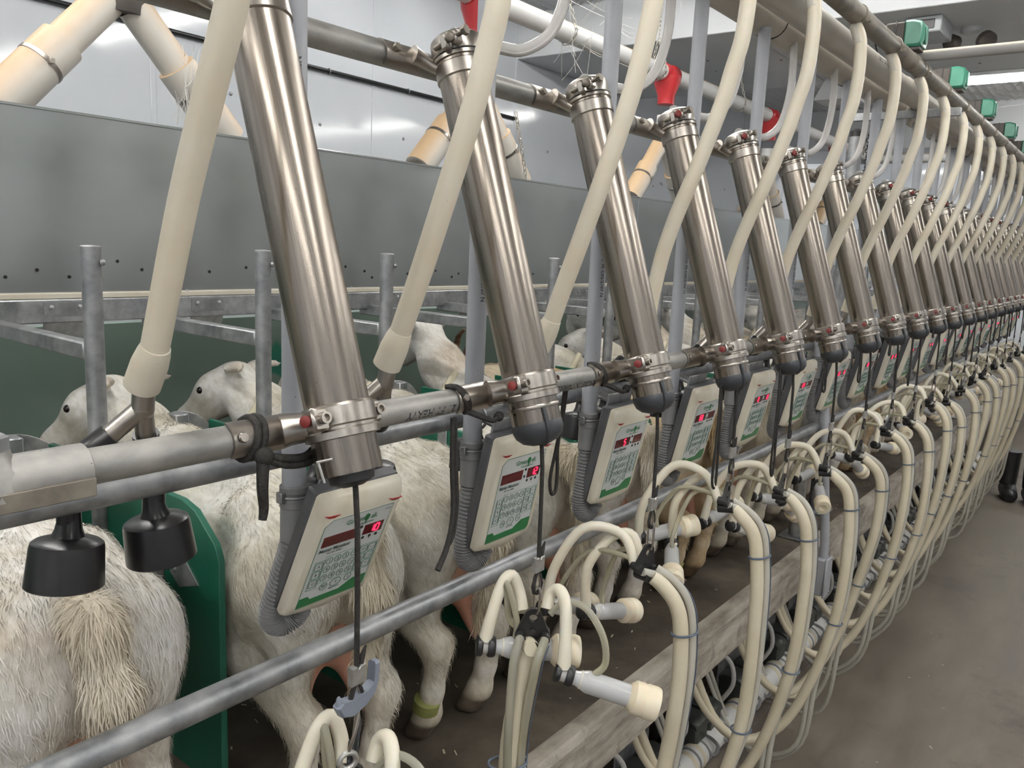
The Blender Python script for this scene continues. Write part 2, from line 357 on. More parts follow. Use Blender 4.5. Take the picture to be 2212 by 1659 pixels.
def corrug(x0, x1):
    mb = MB(); n = int((YB - YA) / 0.011); vs = []
    for i in range(n + 1):
        y = YA + (YB - YA) * i / n; z = ZC + 0.011 * math.sin(2 * PI * (y - YA) / 0.066)
        vs += [(x0, y, z), (x1, y, z)]
    fs = [(2 * i, 2 * i + 1, 2 * i + 3, 2 * i + 2) for i in range(n)]
    return mb.add(vs, fs)
cl = struct('ceiling', MB().box(XA, XB, YA, YB, ZC + .02, ZC + .1), M['ceil'])
for x0, x1 in ((XA, 4.275), (5.8, 8.4), (9.5, XB)): obj('corrugated_sheet', corrug(x0, x1), M['ceil'], cl, angle=60)
struct('beam', MB().box(4.275, 5.8, YA, YB, 1.166, ZC + .03, .004), M['ceil'])
struct('beam', MB().box(8.4, 9.5, YA, YB, 1.05, ZC + .03, .004), M['ceil'])
# screws and joints under the bulkhead
sb = MB()
for i in range(26): sb.lathe([(.008, 0), (.008, .003), (.003, .006)], (random.uniform(4.4, 5.7), random.uniform(-1.2, 3.2), 1.166), (0, 0, -1), 8)
o = obj('ceiling_screw', sb, M['galv'], cl); o['kind'] = 'stuff'
for y in (1.9, 0.68): obj('joint_strip', MB().box(4.3, 5.78, y - .01, y + .01, 1.162, 1.167), M['ceil'], cl)

# ------------------------------------------------------------------ fluorescent strips
for i, lx in enumerate(LIGHT_X):
    y0, y1 = (-2.9, 1.35 if i == 3 else 3.0)
    t = thing('fluorescent_light', ['white fluorescent strip light on the ceiling behind the camera', 'white fluorescent strip light on the ceiling above the nearest cylinder',
              'lit fluorescent strip on the ceiling just before the white bulkhead', 'bright fluorescent strip light hanging beyond the grey stained bulkhead', 'lit fluorescent strip light at the far end of the room'][i], 'light', (lx, 0, ZC - .012))
    obj('housing', MB().box(-.07, .07, y0, y1, -.035, .0, .008), M['lampbody'], t)
    for dx in (-.035, .035):
        obj('lamp_tube', MB().cyl((dx, y0 + .03, -.058), (dx, y1 - .03, -.058), .0165, n=12), M['lamp'], t)

# ================================================================== LONG PIPES
X0, X1 = -1.6, 8.2
def pipe(name, label, a, b, r, m, n=28, cat='pipe'):
    base = Vector(a); o = obj(name, MB().cyl((0, 0, 0), Vector(b) - base, r, n=n), m, loc=a); tag(o, label, cat); return o
RY, RZ = .772, -.227
rail = pipe('cylinder_rail', 'weathered galvanised pipe rail that the steel cylinders are clamped to at their feet', (X0, RY, RZ), (X1, RY, RZ), .0178, M['rail'])
rail2 = pipe('monitor_rail', 'grey galvanised pipe rail just behind and below the cylinder rail', (X0, .905, -.298), (X1, .905, -.298), .0178, M['galv'])
UY, UZ = .938, .269
urail = pipe('upper_rail', 'dark galvanised pipe rail behind the capped tops of the steel cylinders', (X0, UY, UZ), (X1, UY, UZ), .0185, M['rail'])
steelp = pipe('overhead_steel_pipe', 'brown dusty steel pipe overhead that the cream hoses hang from', (X0, .69, .622), (X1, .69, .622), .0245, M['dark_pipe'])
big1 = pipe('vacuum_pipe', 'thick dusty beige plastic pipe overhead next to the steel pipe', (X0, .783, .605), (X1, .783, .605), .036, M['pvc_beige'], 32)
big2 = pipe('vacuum_pipe', 'thick dusty beige plastic pipe overhead with grey drop pipes under it', (X0, .89, .615), (X1, .89, .615), .045, M['pvc_beige'], 32)
rump = pipe('rump_rail', 'galvanised pipe rail running low behind the hind legs of the goats', (X0, .90, -.612), (X1, .90, -.612), .0188, M['galv'])
wire = pipe('wall_cable', 'thin black cable clipped along the white wall behind the upper rail', (X0, YB - .014, .835), (4.27, YB - .014, .80), .0105, M['black_m'], 10, 'cable')
for i in range(10):
    obj('cable_clip', MB().ring((.5 + i * .55, 0, -.035 * (.5 + i * .55) / 5.87), (1, 0, 0), .013, .003, 12, 6), M['galv'], wire)
for i in range(4):
    x = 1.15 + 1.9 * i
    for bp, y, z, r in ((big1, .783, .605, .036), (big2, .89, .615, .045)):
        obj('pipe_coupling', MB().lathe([(r, 0), (r + .004, .002), (r + .004, .09), (r, .092)], (x - X0 + (0.5 if bp is big2 else 0.12), 0, 0), (1, 0, 0), 32), M['pvc_beige'], bp)
for i in range(14):
    obj('cable_tie', MB().ring((1.0 + .7 * i, 0, 0), (1, .2, 0), .0462, .0016, 28, 6), M['black'], big2)
for i in range(5):
    obj('pipe_sleeve', MB().lathe([(.0245, 0), (.0275, .002), (.0275, .05), (.0245, .052)], (2.5 + 1.95 * i, 0, 0), (1, 0, 0), 24), M['dark_pipe'], steelp)
# stencilled print on pipes
def text_mesh(name, s, size, m, extrude=0.0):
    c = D.curves.new(name, 'FONT'); c.body = s; c.size = size; c.extrude = extrude; c.resolution_u = 2; c.offset = size * .022; c.align_x = 'CENTER'; c.align_y = 'CENTER'
    o = D.objects.new(name, c); COL.objects.link(o); dg = bpy.context.evaluated_depsgraph_get(); dg.update()
    me = D.meshes.new_from_object(o.evaluated_get(dg)); D.objects.remove(o); D.curves.remove(c)
    me.materials.clear(); me.materials.append(m); return me
def text_verts(s, size):
    me = text_mesh('print', s, size, M['text'])
    vs = [v.co.copy() for v in me.vertices]; fs = [tuple(p.vertices) for p in me.polygons]; D.meshes.remove(me); return vs, fs
def print_on_pipe(parent, s, size, r, at, along, ang, flip=1, m='text', name='stencil_print'):
    """lettering wrapped on a pipe: text x runs along the pipe, text y around it"""
    vs, fs = text_verts(s, size); u, v, wv = frame_axis(along); out = []
    # u,v across; ang is the direction (a world vector) where the print's centre line lies
    a = Vector(ang); a = (a - wv * a.dot(wv)).normalized(); bq = wv.cross(a)
    for p in vs:
        th = p.y / r * flip
        out.append(Vector(at) + wv * p.x + (a * math.cos(th) + bq * math.sin(th)) * (r + .0004))
    mb = MB().add(out, fs); return obj(name, mb, M[m], parent)
rx = lambda x: x - X0
print_on_pipe(rail, 'SCH 40 21 FT HEAVY', .017, .0178, (rx(.83), 0, 0), (-1, 0, 0), (0, -1, -.35), -1)
print_on_pipe(rail, 'MADE IN TURKEY', .017, .0178, (rx(1.16), 0, 0), (-1, 0, 0), (0, -1, -.55), -1)
print_on_pipe(big1, 'PVC 1120  B36.10 ASTM D1785', .02, .036, (rx(2.86), 0, 0), (1, 0, 0), (0, -1, .25), 1)
# the tee clamp at the near end of the rail
t = thing('pipe_tee_clamp', 'cast galvanised tee clamp with a hex bolt on the nearest end of the rail', 'clamp', (.265, RY, RZ))
c = MB(); c.lathe([(.0182, -.12), (.023, -.118), (.024, .075), (.019, .078)], (0, 0, 0), (1, 0, 0), 28); obj('sleeve', c, M['rail'], t)
c = MB(); c.lathe([(.03, -.02), (.028, .004), (.02, .014), (.018, .022)], (-.004, .004, .008), (0, 0, 1), 20); obj('boss', c, M['rail'], t)
c = MB(); c.lathe([(.0145, 0), (.0145, .011), (.012, .013)], (-.0, .004, .03), (0, 0, 1), 6); obj('hex_bolt', c, M['galv'], t, angle=20)
c = MB(); c.box(-.12, .076, -.0255, -.02, -.022, -.004, .001); obj('seam_flange', c, M['dark_pipe'], t)

# support posts carrying the rails
for i, x in enumerate((3.44, 6.36)):
    t = thing('support_post', ['galvanised support post rising past the rails beside the fifth drop pipe', 'far galvanised support post behind the distant steel cylinders'][i], 'post', (x, .995, ZD))
    obj('post', MB().cyl((0, 0, 0), (0, 0, 1.55), .026, n=20), M['galv'], t); obj('post_cap', MB().lathe([(.027, 0), (.027, .02), (.012, .03)], (0, 0, 1.54), (0, 0, 1), 20), M['black_m'], t)
    obj('cross_bar', MB().box(-.008, .008, -.36, .02, 1.60, 1.63, .002), M['galv'], t)
    obj('base_plate', MB().box(-.06, .06, -.06, .06, 0, .008, .002), M['galv'], t)
    for y in (-.30, -.19, -.05): obj('hanger_bolt', MB().cyl((0.0, y, 1.57), (0.0, y, 1.64), .005, n=8), M['dark_pipe'], t)
    ch = MB()
    for q in range(16): ch.ring((-.05, -.06, 1.54 - q * .02), (1, 0, 0) if q % 2 else (0, 1, 0), .008, .0025, 8, 5)
    o = obj('tie_chain', ch, M['black_m'], t); o['kind'] = 'stuff'
t = thing('cross_pipe', 'galvanised pipe with dust on top crossing overhead from the steel pipe over the pit', 'pipe', (2.957, .69, .656))
obj('pipe', MB().cyl((0, .02, 0), (0, -3.9, 0), .0172, n=20), dusty('dusty_galv', (0.33, 0.32, 0.31), (0.55, 0.45, 0.34), .55, 1.1), t)
obj('saddle', MB().ring((0, 0, -.034), (1, 0, 0), .022, .004, 20, 6), M['galv'], t)

# ================================================================== FEED TROUGH
t = thing('feed_trough', 'long galvanised sheet metal feed trough above the heads of the goats', 'trough', (0, 2.0, -.16))
TL = ((-2.2, 3.52), (3.525, 9.2))
for a, b in TL:
    p = MB(); p.box(a, b, 0, .0025, 0, .415); p.box(a, b, -.004, .012, .409, .415, .001); obj('front_panel', p, M['trough'], t)
    p = MB(); p.box(a, b, .34, .3425, 0, .26); p.box(a, b, 0, .34, -.003, 0); obj('back_panel', p, M['trough'], t)
be = MB(); be.box(-2.2, 9.2, -.02, .03, -.067, -.012, .003); obj('channel_beam', be, M['galv'], t)
be = MB(); be.box(-2.2, 9.2, -.016, .004, -.012, .002, .002); o = obj('dusty_ledge', be, mat('ledge_dust', (.60, .54, .43), (.7, .66, .57), 0, .6), t); o['label'] = 'cream dusty ledge along the foot of the trough sheet'
fl = MB(); prof = [(-.0215, -.018), (-.0215, -.045), (-.019, -.058), (-.008, -.085), (.012, -.108), (.013, -.106), (-.006, -.083), (-.017, -.057), (-.0195, -.045), (-.0195, -.018)]
fl.prism(prof, -.048, .048, 'yz'); fm = mesh('hanger_flap', fl, M['galv'])
sc = MB().lathe([(.006, 0), (.0055, .003), (.002, .0055)], (0, 0, 0), (0, -1, 0), 10); sm_ = mesh('screw', sc, M['galv'])
hk = mesh('hole', MB().lathe([(.0042, 0), (.0042, .0012)], (0, 0, 0), (0, -1, 0), 8), M['black'])
for n in range(-2, 20):
    x = .85 + S * n
    f = obj('hanger_flap', fm, None, t, (x, 0, 0))
    for dx in (-.032, .032): obj('screw', sm_, None, f, (dx, -.0215, -.03))
for n in range(-1, 12):
    for dx, dz in ((.12, .07), (.17, .055), (.235, .035), (.29, .05), (.02, .045)):
        if n < 7: obj('rivet_hole', hk, None, t, (.5 + S * n + dx + random.uniform(-.02, .02), 0, dz + random.uniform(-.008, .008)))
    obj('ledge_bolt', sm_, None, t, (.6 + .56 * n, -.010, .0))

# feed line above the trough with drops
FY, FZ = 2.15, .92
fp = tag(obj('feed_pipe', MB().cyl((0, 0, 0), (8.0 + 1.8, 0, 0), .042, n=28), M['pvc_white'], loc=(-1.8, FY, FZ)), 'white plastic feed pipe with tan dust on top hung on chains along the trough', 'pipe')
fc = tag(obj('feed_pipe', MB().tube([(0, 0, 0), (.03, -.03, 0), (.05, -.08, 0), (.05, -3.2, 0)], .042, 24, m=4), M['pvc_white'], loc=(8.0, FY, FZ)), 'white plastic feed pipe crossing the room at the far end of the row', 'pipe')
DROP_X = (1.09, 2.47, 4.0, 5.47, 6.95)
lab = ['nearest', 'second', 'third', 'fourth', 'fifth']
leg0 = None
for i, x in enumerate(DROP_X):
    t = thing('feed_drop', ['forked tan dusted feed chute over the near end of the trough', 'forked feed chute behind the second steel cylinder, chain on its right leg', 'feed chute with a bright red funnel behind the third and fourth cylinders',
              'feed chute with a red funnel behind the fifth steel cylinder', 'farthest feed chute with a red funnel seen between distant hoses'][i], 'chute', (x, FY, .27))
    obj('funnel', MB().lathe([(.047, 0), (.052, -.02), (.072, -.05), (.068, -.085), (.046, -.145), (.044, -.19)][::-1], (0, 0, FZ - .27 + .035), (0, 0, 1), 28), M['red'], t)
    obj('saddle', MB().lathe([(.0455, -.07), (.047, -.068), (.047, .068), (.0455, .07)], (0, 0, FZ - .27), (1, 0, 0), 28), M['red'], t)
    obj('drop_pipe', MB().cyl((0, 0, .44), (0, 0, .30), .041, n=24), M['white_pl'], t)
    obj('fork_joint', MB().lathe([(.05, -.03), (.056, 0), (.05, .04), (.04, .05)], (0, 0, .29), (0, 0, 1), 20), M['pdark'], t)
    for s in (-1, 1):
        a = Vector((s * .035, 0, .285)); b = Vector((s * .30, 0, -.01)); d_ = (b - a)
        l = obj('leg', MB().cyl(a, b, .043, n=24), M['feed'], t)
        p0 = a + d_ * .42; obj('sleeve', MB().lathe([(.044, 0), (.053, .001), (.053, (b - p0).length), (.044, (b - p0).length)], p0, d_, 24), M['feed'], l)
        p1 = a + d_ * .60; obj('band_clamp', MB().lathe([(.0535, 0), (.055, .001), (.055, .011), (.0535, .012)], p1, d_, 24), M['steel2'], l)
        obj('clamp_screw', MB().box(-.006, .006, -.066, -.054, -.006, .006, .001, Matrix.Translation(p1 + d_.normalized() * .006)), M['steel2'], l)
# chains
link = MB()
for i in range(1): link.tube([(0, 0, .013), (.006, 0, .009), (.006, 0, -.009), (0, 0, -.013), (-.006, 0, -.009), (-.006, 0, .009)], .0022, 6, closed=True)
lkm = mesh('chain_link', link, M['chain'])
def chain(name, label, pts, loc):
    t = thing(name, label, 'chain', loc, 'feed line chains'); d = 0; P = [Vector(p) for p in pts]; n = 0
    seg = sum((P[i + 1] - P[i]).length for i in range(len(P) - 1)); pos = 0.0
    while pos < seg:
        q = pos
        for i in range(len(P) - 1):
            L = (P[i + 1] - P[i]).length
            if q <= L: break
            q -= L
        dr = (P[i + 1] - P[i]).normalized(); c = P[i] + dr * q
        u, v, wv = frame_axis(dr); a = u if n % 2 else v; bq = wv.cross(a)
        mt = Matrix(((a.x, bq.x, wv.x), (a.y, bq.y, wv.y), (a.z, bq.z, wv.z))); obj('chain_link', lkm, None, t, c, mt.to_quaternion())
        pos += .021; n += 1
    return t
def sling(x, top): 
    r = .047; P = [(0.0, 0, top - FZ), (.0, 0, .16)]
    arc = [(0.012, -r * math.sin(a), -r * math.cos(a)) for a in np.linspace(-2.2, 2.2, 10)]
    return P + arc + [(0, 0, .16)]
chain('chain', 'chain sling round the white feed pipe in front of the corrugated ceiling', sling(0, ZC), (3.05, FY, FZ))
chain('chain', 'chain sling holding the feed pipe beside the bright red funnel', sling(0, ZC), (3.88, FY, FZ))
chain('chain', 'thin chain sling on the feed pipe against the grey bulkhead', sling(0, 1.166), (4.92, FY, FZ))
chain('chain', 'loose chain hanging near the far end of the feed pipe', [(0, 0, .5), (0, 0, .2), (.03, 0, -.05), (.06, 0, .15), (.02, 0, .3)], (7.3, FY - .1, FZ))
chain('chain', 'rusty chain dangling down the right leg of the second feed chute', [(0, 0, .11), (.02, 0, .05), (.05, 0, -.03), (.075, 0, -.10), (.082, 0, -.17)], (2.64, FY - .07, .40))

# vents, lamp and cobwebs under the bulkhead
t = thing('ceiling_vent', 'white box vent with a dark opening under the stained bulkhead', 'vent', (4.42, 1.02, 1.166))
obj('box', MB().box(0, .26, -.07, .09, -.075, 0, .006), M['soffit'], t); obj('opening', MB().box(-.004, .02, -.04, .06, -.062, -.018, .001), M['black'], t)
t = thing('flood_light', 'dusty twin head flood light under the bulkhead beside the cross pipe', 'light', (4.75, .88, 1.166))
obj('base', MB().lathe([(.05, 0), (.05, -.02), (.03, -.03)], (0, 0, 0), (0, 0, 1), 20), M['ceil'], t)
for s in (-1, 1): obj('lamp_head', MB().lathe([(.02, 0), (.045, .03), (.045, .06), (.03, .065)], (0, s * .05, -.05), (-.6, s * .6, -.5), 16), M['pdark'], t)
t = thing('tin_shade', 'dull tin lamp shade with a black cable under the bulkhead behind the pipes', 'lamp', (5.6, 1.75, 1.166))
obj('shade', MB().prism([(-.13, -.16), (.13, -.16), (.06, -.02), (-.06, -.02)], -.12, .12, 'yz'), M['ceil'], t); obj('cable', MB().tube([(0, -.05, -.02), (-.2, -.2, -.1), (-.5, -.35, -.06), (-.8, -.4, 0)], .006, 6, m=4), M['black'], t)
def web(name, label, c, size, n, seed):
    r = random.Random(seed); mb = MB()
    for i in range(n):
        a = Vector([r.uniform(-1, 1) * s for s in size]); b = Vector([r.uniform(-1, 1) * s for s in size]); a.x *= .3; b.x *= .3
        m_ = (a + b) / 2 + Vector((0, 0, -.03 * r.random())); mb.tube([a, m_, b], .0006 + .0008 * r.random(), 3, m=3)
    tag(obj(name, mb, M['web'], loc=c), label, 'cobweb', kind='stuff')
web('cobweb', 'cobweb strung between the grey drop pipe and the feed pipe', (3.05, 1.95, .98), (.3, .35, .28), 26, 3)
web('cobweb', 'cobweb hanging below the far fluorescent strip light', (6.9, .95, 1.25), (.4, .5, .13), 30, 5)
web('cobweb', 'dusty cobweb hanging under the leg of the near feed chute', (1.24, 2.1, .36), (.1, .05, .13), 22, 8)
# ================================================================== STALL EQUIPMENT (one of each kind, then copies along the row)
# ---- steel retractor cylinder, local z along its axis
TILT = -math.atan2(.19, .565)
def make_cylinder(first, dark=True):
    t = thing('steel_cylinder', 'x', 'cylinder', (.605, .697, -.268), 'leaning steel cylinders on the rails', (TILT, 0, 0)); e = .03 if first else 0.0
    obj('barrel', MB().lathe([(.0375, 0), (.038, .002), (.038, .585 + e), (.037, .586 + e)], n=48), M['steel'], t)
    # lid with stepped shoulder and dome
    l = obj('lid', MB().lathe([(.0385, .566), (.0412, .567), (.0412, .572), (.0395, .574), (.0405, .576), (.0405, .596), (.0392, .601), (.032, .6065), (.020, .6105), (.008, .612), (.0, .6122)], (0, 0, e), n=40), M['steel2'], t, angle=30)
    obj('seal', MB().ring((0, 0, .5735 + e), (0, 0, 1), .0402, .0016, 40, 6), M['black'], l)
    # lug bolts of the lid band
    obj('band_lug', MB().box(-.050, -.036, -.022, -.008, .571, .595, .003), M['steel2'], t); obj('band_lug', MB().box(-.048, -.032, -.040, -.029, .573, .593, .003), M['steel2'], t)
    b = MB(); b.cyl((-.043, -.052, .584), (-.043, .008, .584), .0038, n=10); b.lathe([(.0075, 0), (.0075, .007)], (-.043, -.058, .584), (0, 1, 0), 6); obj('lug_bolt', b, M['dark_pipe'], t)
    obj('lug_cap', MB().lathe([(.006, 0), (.0075, .002), (.0075, .008), (.005, .010)], (-.046, -.026, .584), (-.8, -.8, 0), 14), M['dark_pipe'] if dark else M['red_dull'], t)
    def saddle(z, y, name, full):
        s = MB(); th = np.linspace(-1.25, 1.25, 12)
        for r0, r1, x0, x1 in ((.0192, .0215, -.115, -.045),):
            ring = [(y - r * math.cos(a), z + r * math.sin(a)) for r, seq in ((r0, th), (r1, th[::-1])) for a in seq]
            s.prism(ring, x0, x1, 'yz')
        o = obj(name, s, M['steel2'], t); return o
    # upper bracket: ring round the barrel, neck and saddle on the upper rail
    o = saddle(.584, .0573, 'upper_saddle', 1)
    s = MB().lathe([(.0382, .538), (.0405, .540), (.0405, .560), (.0382, .562)], n=40); obj('upper_collar', s, M['steel2'], t)
    s = MB().tube([(-.026, .024, .562), (-.038, .032, .572), (-.050, .036, .580), (-.062, .038, .584)], [.009, .010, .012, .015], 12, m=3); obj('bracket_neck', s, M['steel2'], t)
    obj('bracket_bolt', MB().lathe([(.0065, 0), (.0065, .006), (.003, .007)], (-.096, .036, .586), (0, -1, .1), 6), M['dark_pipe'], o)
    # lower clamp on the cylinder rail
    c = obj('clamp_collar', MB().lathe([(.0385, .041), (.0435, .042), (.0435, .050), (.0415, .052), (.0415, .055), (.0428, .057), (.0428, .077), (.041, .080), (.0385, .081)], n=44), M['steel2'], t, angle=30)
    for x0, x1, y0, y1 in ((-.058, -.036, -.028, -.012), (.036, .052, -.016, -.001)):
        obj('clamp_lug', MB().box(x0, x1, y0, y1, .052, .079, .003), M['steel2'], c)
        obj('socket_bolt', MB().lathe([(.0068, 0), (.0068, .007), (.0042, .007), (.0038, .003)], ((x0 + x1) / 2 + .002, y0, .066), (0, -1, 0), 14), M['steel2'], c)
    obj('red_plug', MB().lathe([(.0062, 0), (.0068, .002), (.0068, .004), (.0045, .0052)], (-.058, -.016, .066), (-.95, -.3, 0), 16), M['red_dull'], c)
    o = saddle(.063, .058, 'lower_saddle', 1)
    s = MB(); s.tube([(-.03, .02, .062), (-.045, .03, .063), (-.055, .036, .063)], [.016, .018, .02], 12); obj('clamp_neck', s, M['steel2'], t)
    obj('saddle_rivet', MB().lathe([(.006, 0), (.005, .003)], (-.105, .0355, .063), (0, -1, 0), 10), M['steel2'], t)
    if first:
        obj('black_bung', MB().lathe([(.028, .002), (.026, -.010), (.012, -.016)], n=20), M['black_m'], t)
        b = MB(); b.cyl((-.052, -.010, .020), (-.030, -.016, .020), .0016, n=6); b.cyl((-.050, -.0105, .021), (-.048, -.012, -.004), .0016, n=6); obj('cotter_pin', b, M['alu'], t)
    else:
        e = obj('end_cap', MB().lathe([(.0383, .006), (.0388, .004), (.0388, -.005), (.036, -.014), (.027, -.023), (.013, -.028), (0, -.029)], n=36), M['dgrey'], t)
        r = MB(); r.tube([(-.020, -.0335, .026), (-.0195, -.0345, .006), (-.0185, -.0325, -.008), (-.012, -.022, -.022), (-.004, -.010, -.027)], .0042, 8, m=3); obj('cap_rib', r, M['dgrey'], e)
        obj('collar_window', MB().lathe([(.0392, .026), (.0398, .027), (.0398, .031), (.0392, .032)], n=36), M['steel2'], e)
    return t
cyl0 = make_cylinder(True)
cyl0['label'] = 'nearest and largest steel cylinder, its top cut by the frame, cotter pin at its foot'
cyl1 = make_cylinder(False); cyl1.location.x += S; cyl1['label'] = 'second steel cylinder from the near end, round lid with dark lug and grey end cap'
dup(tree(cyl1), S, 'third leaning steel cylinder counted from the near end of the row')
cyl3 = make_cylinder(False, False); cyl3.location.x += 3 * S; cyl3['label'] = 'fourth steel cylinder from the near end, first with a red cap on its lid band'
tr3 = tree(cyl3)
for n in range(4, NS): dup(tr3, S * (n - 3), f'{ORD[n]} leaning steel cylinder counted from the near end of the row')

# ---- clear air hoses from the lids up to the big pipes
def air_hose(n):
    x = .605 + S * n; r = random.Random(n * 3 + 1)
    top = Vector((x, .893, .317)); side = 1
    q = r.uniform(-.015, .02); pts = [(0, 0, -.004), (.05, .010, .0), (.12 + q, .0, .0), (.17 + q, -.012, .006), (.225 + q, -.025, .045), (.258 + q, -.03, .12), (.265 + q, -.03, .20), (.265 + q, -.025, .272)]
    a = obj('clear_air_hose', MB().tube(pts, .0102, 14, m=5), M['clear_grey'], loc=top)
    return tag(a, f'grey clear hose arching up from the lid of the {ORD[n]} steel cylinder', 'hose', 'clear hoses rising from the cylinder lids')
for n in range(1, NS - 2): air_hose(n)

# ---- cream wash lines with steel Y and two black jetter cups
def make_wash(kind):
    t = thing('wash_line', 'x', 'hose', (.426, .82, -.165), 'cream hoses hanging from the overhead pipe')
    L = lambda x, y, z: (x, y - .82, z + .165)
    CUR = {0: ((.55, .636), (.45, .629), (.36, .634), (.28, .646), (.21, .662), (.13, .697), (.035, .742), (-.071, .786), (-.1345, .812)),
           1: ((.55, .675), (.45, .667), (.36, .662), (.287, .665), (.236, .676), (.167, .694), (.072, .728), (-.037, .772), (-.129, .812)),
           2: ((.55, .675), (.45, .664), (.376, .662), (.263, .682), (.18, .705), (.102, .729), (.0, .766), (-.0755, .794), (-.13, .813)),
           3: ((.556, .674), (.484, .669), (.404, .673), (.345, .687), (.285, .701), (.159, .742), (.08, .772), (-.003, .798), (-.08, .813), (-.13, .820))}
    P = [L(.022, .692 - (.038 if kind == 0 else 0), .598)] + [L(.020 * max(0, z - .1) / .45, y, z) for z, y in CUR[kind]] + [L(0, .824, -.152)]
    obj('hose', MB().tube(P, .0154, 20, m=6), M['cream'], t)
    h = MB().tube([P[0], P[0] * .45 + P[1] * .55 if False else Vector(P[0]).lerp(Vector(P[1]), .6), Vector(P[1]).lerp(Vector(P[2]), .12)], .0158, 20, m=4); o = obj('hose_end', h, M['hose_end'], t); o['label'] = 'grey worn upper end of the cream hose'
    c = MB(); c.ring((.022, -.13 - (.038 if kind == 0 else 0), .787), (1, 0, 0), .0256, .0024, 24, 6); c.lathe([(.0065, 0), (.0065, .012)], L(.018, .661, .608), (1, 0, 0), 8); obj('pipe_clamp', c, M['dark_pipe'], t)
    d_ = (Vector(P[-1]) - Vector(P[-2])).normalized(); p = Vector(P[-1])
    obj('cuff', MB().lathe([(.0158, -.030), (.0180, -.020), (.0200, -.004), (.0204, .028), (.0185, .029)], p, d_, 24), M['cream'], t)
    y = MB(); q = p + d_ * .018; f = Vector(L(0, .840, -.203)); y.tube([q, f], [.0125, .0125], 16)
    a1 = Vector(L(-.036, .862, -.238)); a2 = Vector(L(.013, .860, -.244)); y.tube([f + Vector((.004, 0, .006)), a1], .0112, 14); y.tube([f, a2], .0112, 14); y.ball(f, .0128, 14, 8)
    obj('y_fitting', y, M['steel2'], t)
    for i, (a, cx, tiltx) in enumerate(((a1, -.025, -.14), (a2, .08, .10))):
        dv = (a - f).normalized(); b0 = a - dv * .010
        cx = (-.053, .052)[i] if kind == 0 else cx; cupc = Vector(L(cx, .957 - (.038 if kind == 0 else 0), -.354))
        s = MB(); s.tube([b0, a + dv * .030, (a + cupc) / 2 + Vector((0, .034, .020)), cupc + Vector((0, 0, .040)), cupc], [.0148, .0150, .0130, .0118, .0125], 16, m=4)
        obj('rubber_sleeve', s, M['black'], t)
        ax = Vector((tiltx, -.05, -1)); cup = MB().lathe([(.0122, -.035), (.0128, -.016), (.0150, -.002), (.0185, .006), (.0350, .0105), (.0390, .0135), (.0402, .019), (.0430, .064), (.0408, .066), (.038, .036), (.02, .020)], cupc, ax, 36, caps=False)
        obj('jetter_cup', cup, M['black'], t, angle=35)
    return t
w0 = make_wash(0); w0.location.x = .455; w0.location.y = .858; w0['label'] = 'nearest cream hose with a steel Y and two black cups under the rail'
for n in (1, 2):
    w_ = make_wash(n); w_.location.x += S * n; w_['label'] = f'{ORD[n]} cream hose from the near end, forking into black cups behind the rail'
w3 = make_wash(3); w3.location.x += S * 3; w3['label'] = 'fourth cream hose from the near end, forking into black cups behind the rail'; wt = tree(w3)
for n in range(4, NS): dup(wt, S * (n - 3), f'{ORD[n]} cream hose from the near end, forking into black cups behind the rail')

# ---- grey drop pipes with corrugated conduit
def make_drop(lean):
    t = thing('grey_drop_pipe', 'x', 'pipe', (.655, .868, -.34), 'grey plastic drop pipes with conduit')
    z0 = .34
    obj('pipe', MB().cyl((0, 0, 0), (0, 0, .575 + z0), .0162, n=24), M['pvc_grey'], t)
    c = MB().lathe([(.0168, .022), (.0195, .02), (.0195, .012), (.018, .010), (.018, .004), (.0195, .002), (.0195, -.008), (.0185, -.010), (.0188, -.055), (.016, -.056)], (0, 0, -.012), (0, 0, 1), 24)
    obj('coupling', c, M['conduit'], t, angle=25)
    G = lambda x, y, z: (x, y + lean * max(0, -.06 - z), z)
    P = smooth_path([G(0, 0, -.062), G(-.003, -.002, -.10), G(-.007, -.004, -.14), G(-.010, -.004, -.175), G(-.0045, -.006, -.201), G(.012, -.010, -.212), G(.0285, -.014, -.203), G(.034, -.016, -.188)], 30)
    rr = [.0166 if i % 5 < 3 else .0132 for i in range(len(P))]
    obj('corrugated_conduit', MB().tube(P, rr, 14), M['conduit'], t, angle=25)
    b = MB(); b.ring((0, .0, -.005), (0, 0, 1), .0198, .0016, 20, 6); b.box(-.026, -.018, -.007, .005, -.012, .003, .001); obj('hose_clip', b, M['galv'], t)
    print_on_pipe(t, 'NSF-PW  ASTM D1785  SDR 21 PR 200 NORINYL/CC 90 C03/2107 N', .0105, .0162, (0, 0, .40), (0, 0, -1), (-.35, -1, 0), -1)
    return t
d0 = make_drop(.36); d0['label'] = 'nearest grey plastic drop pipe with ribbed conduit, half hidden by the big steel cylinder'
d1 = make_drop(.06); d1.location.x += S; d1['label'] = 'second grey drop pipe from the near end, ribbed conduit looping to its keypad monitor'; dt = tree(d1)
for n in range(2, NS): dup(dt, S * (n - 1), f'{ORD[n]} grey drop pipe from the near end, ribbed conduit looping to its keypad monitor', skip=('stencil_print',) if n > 5 else ())

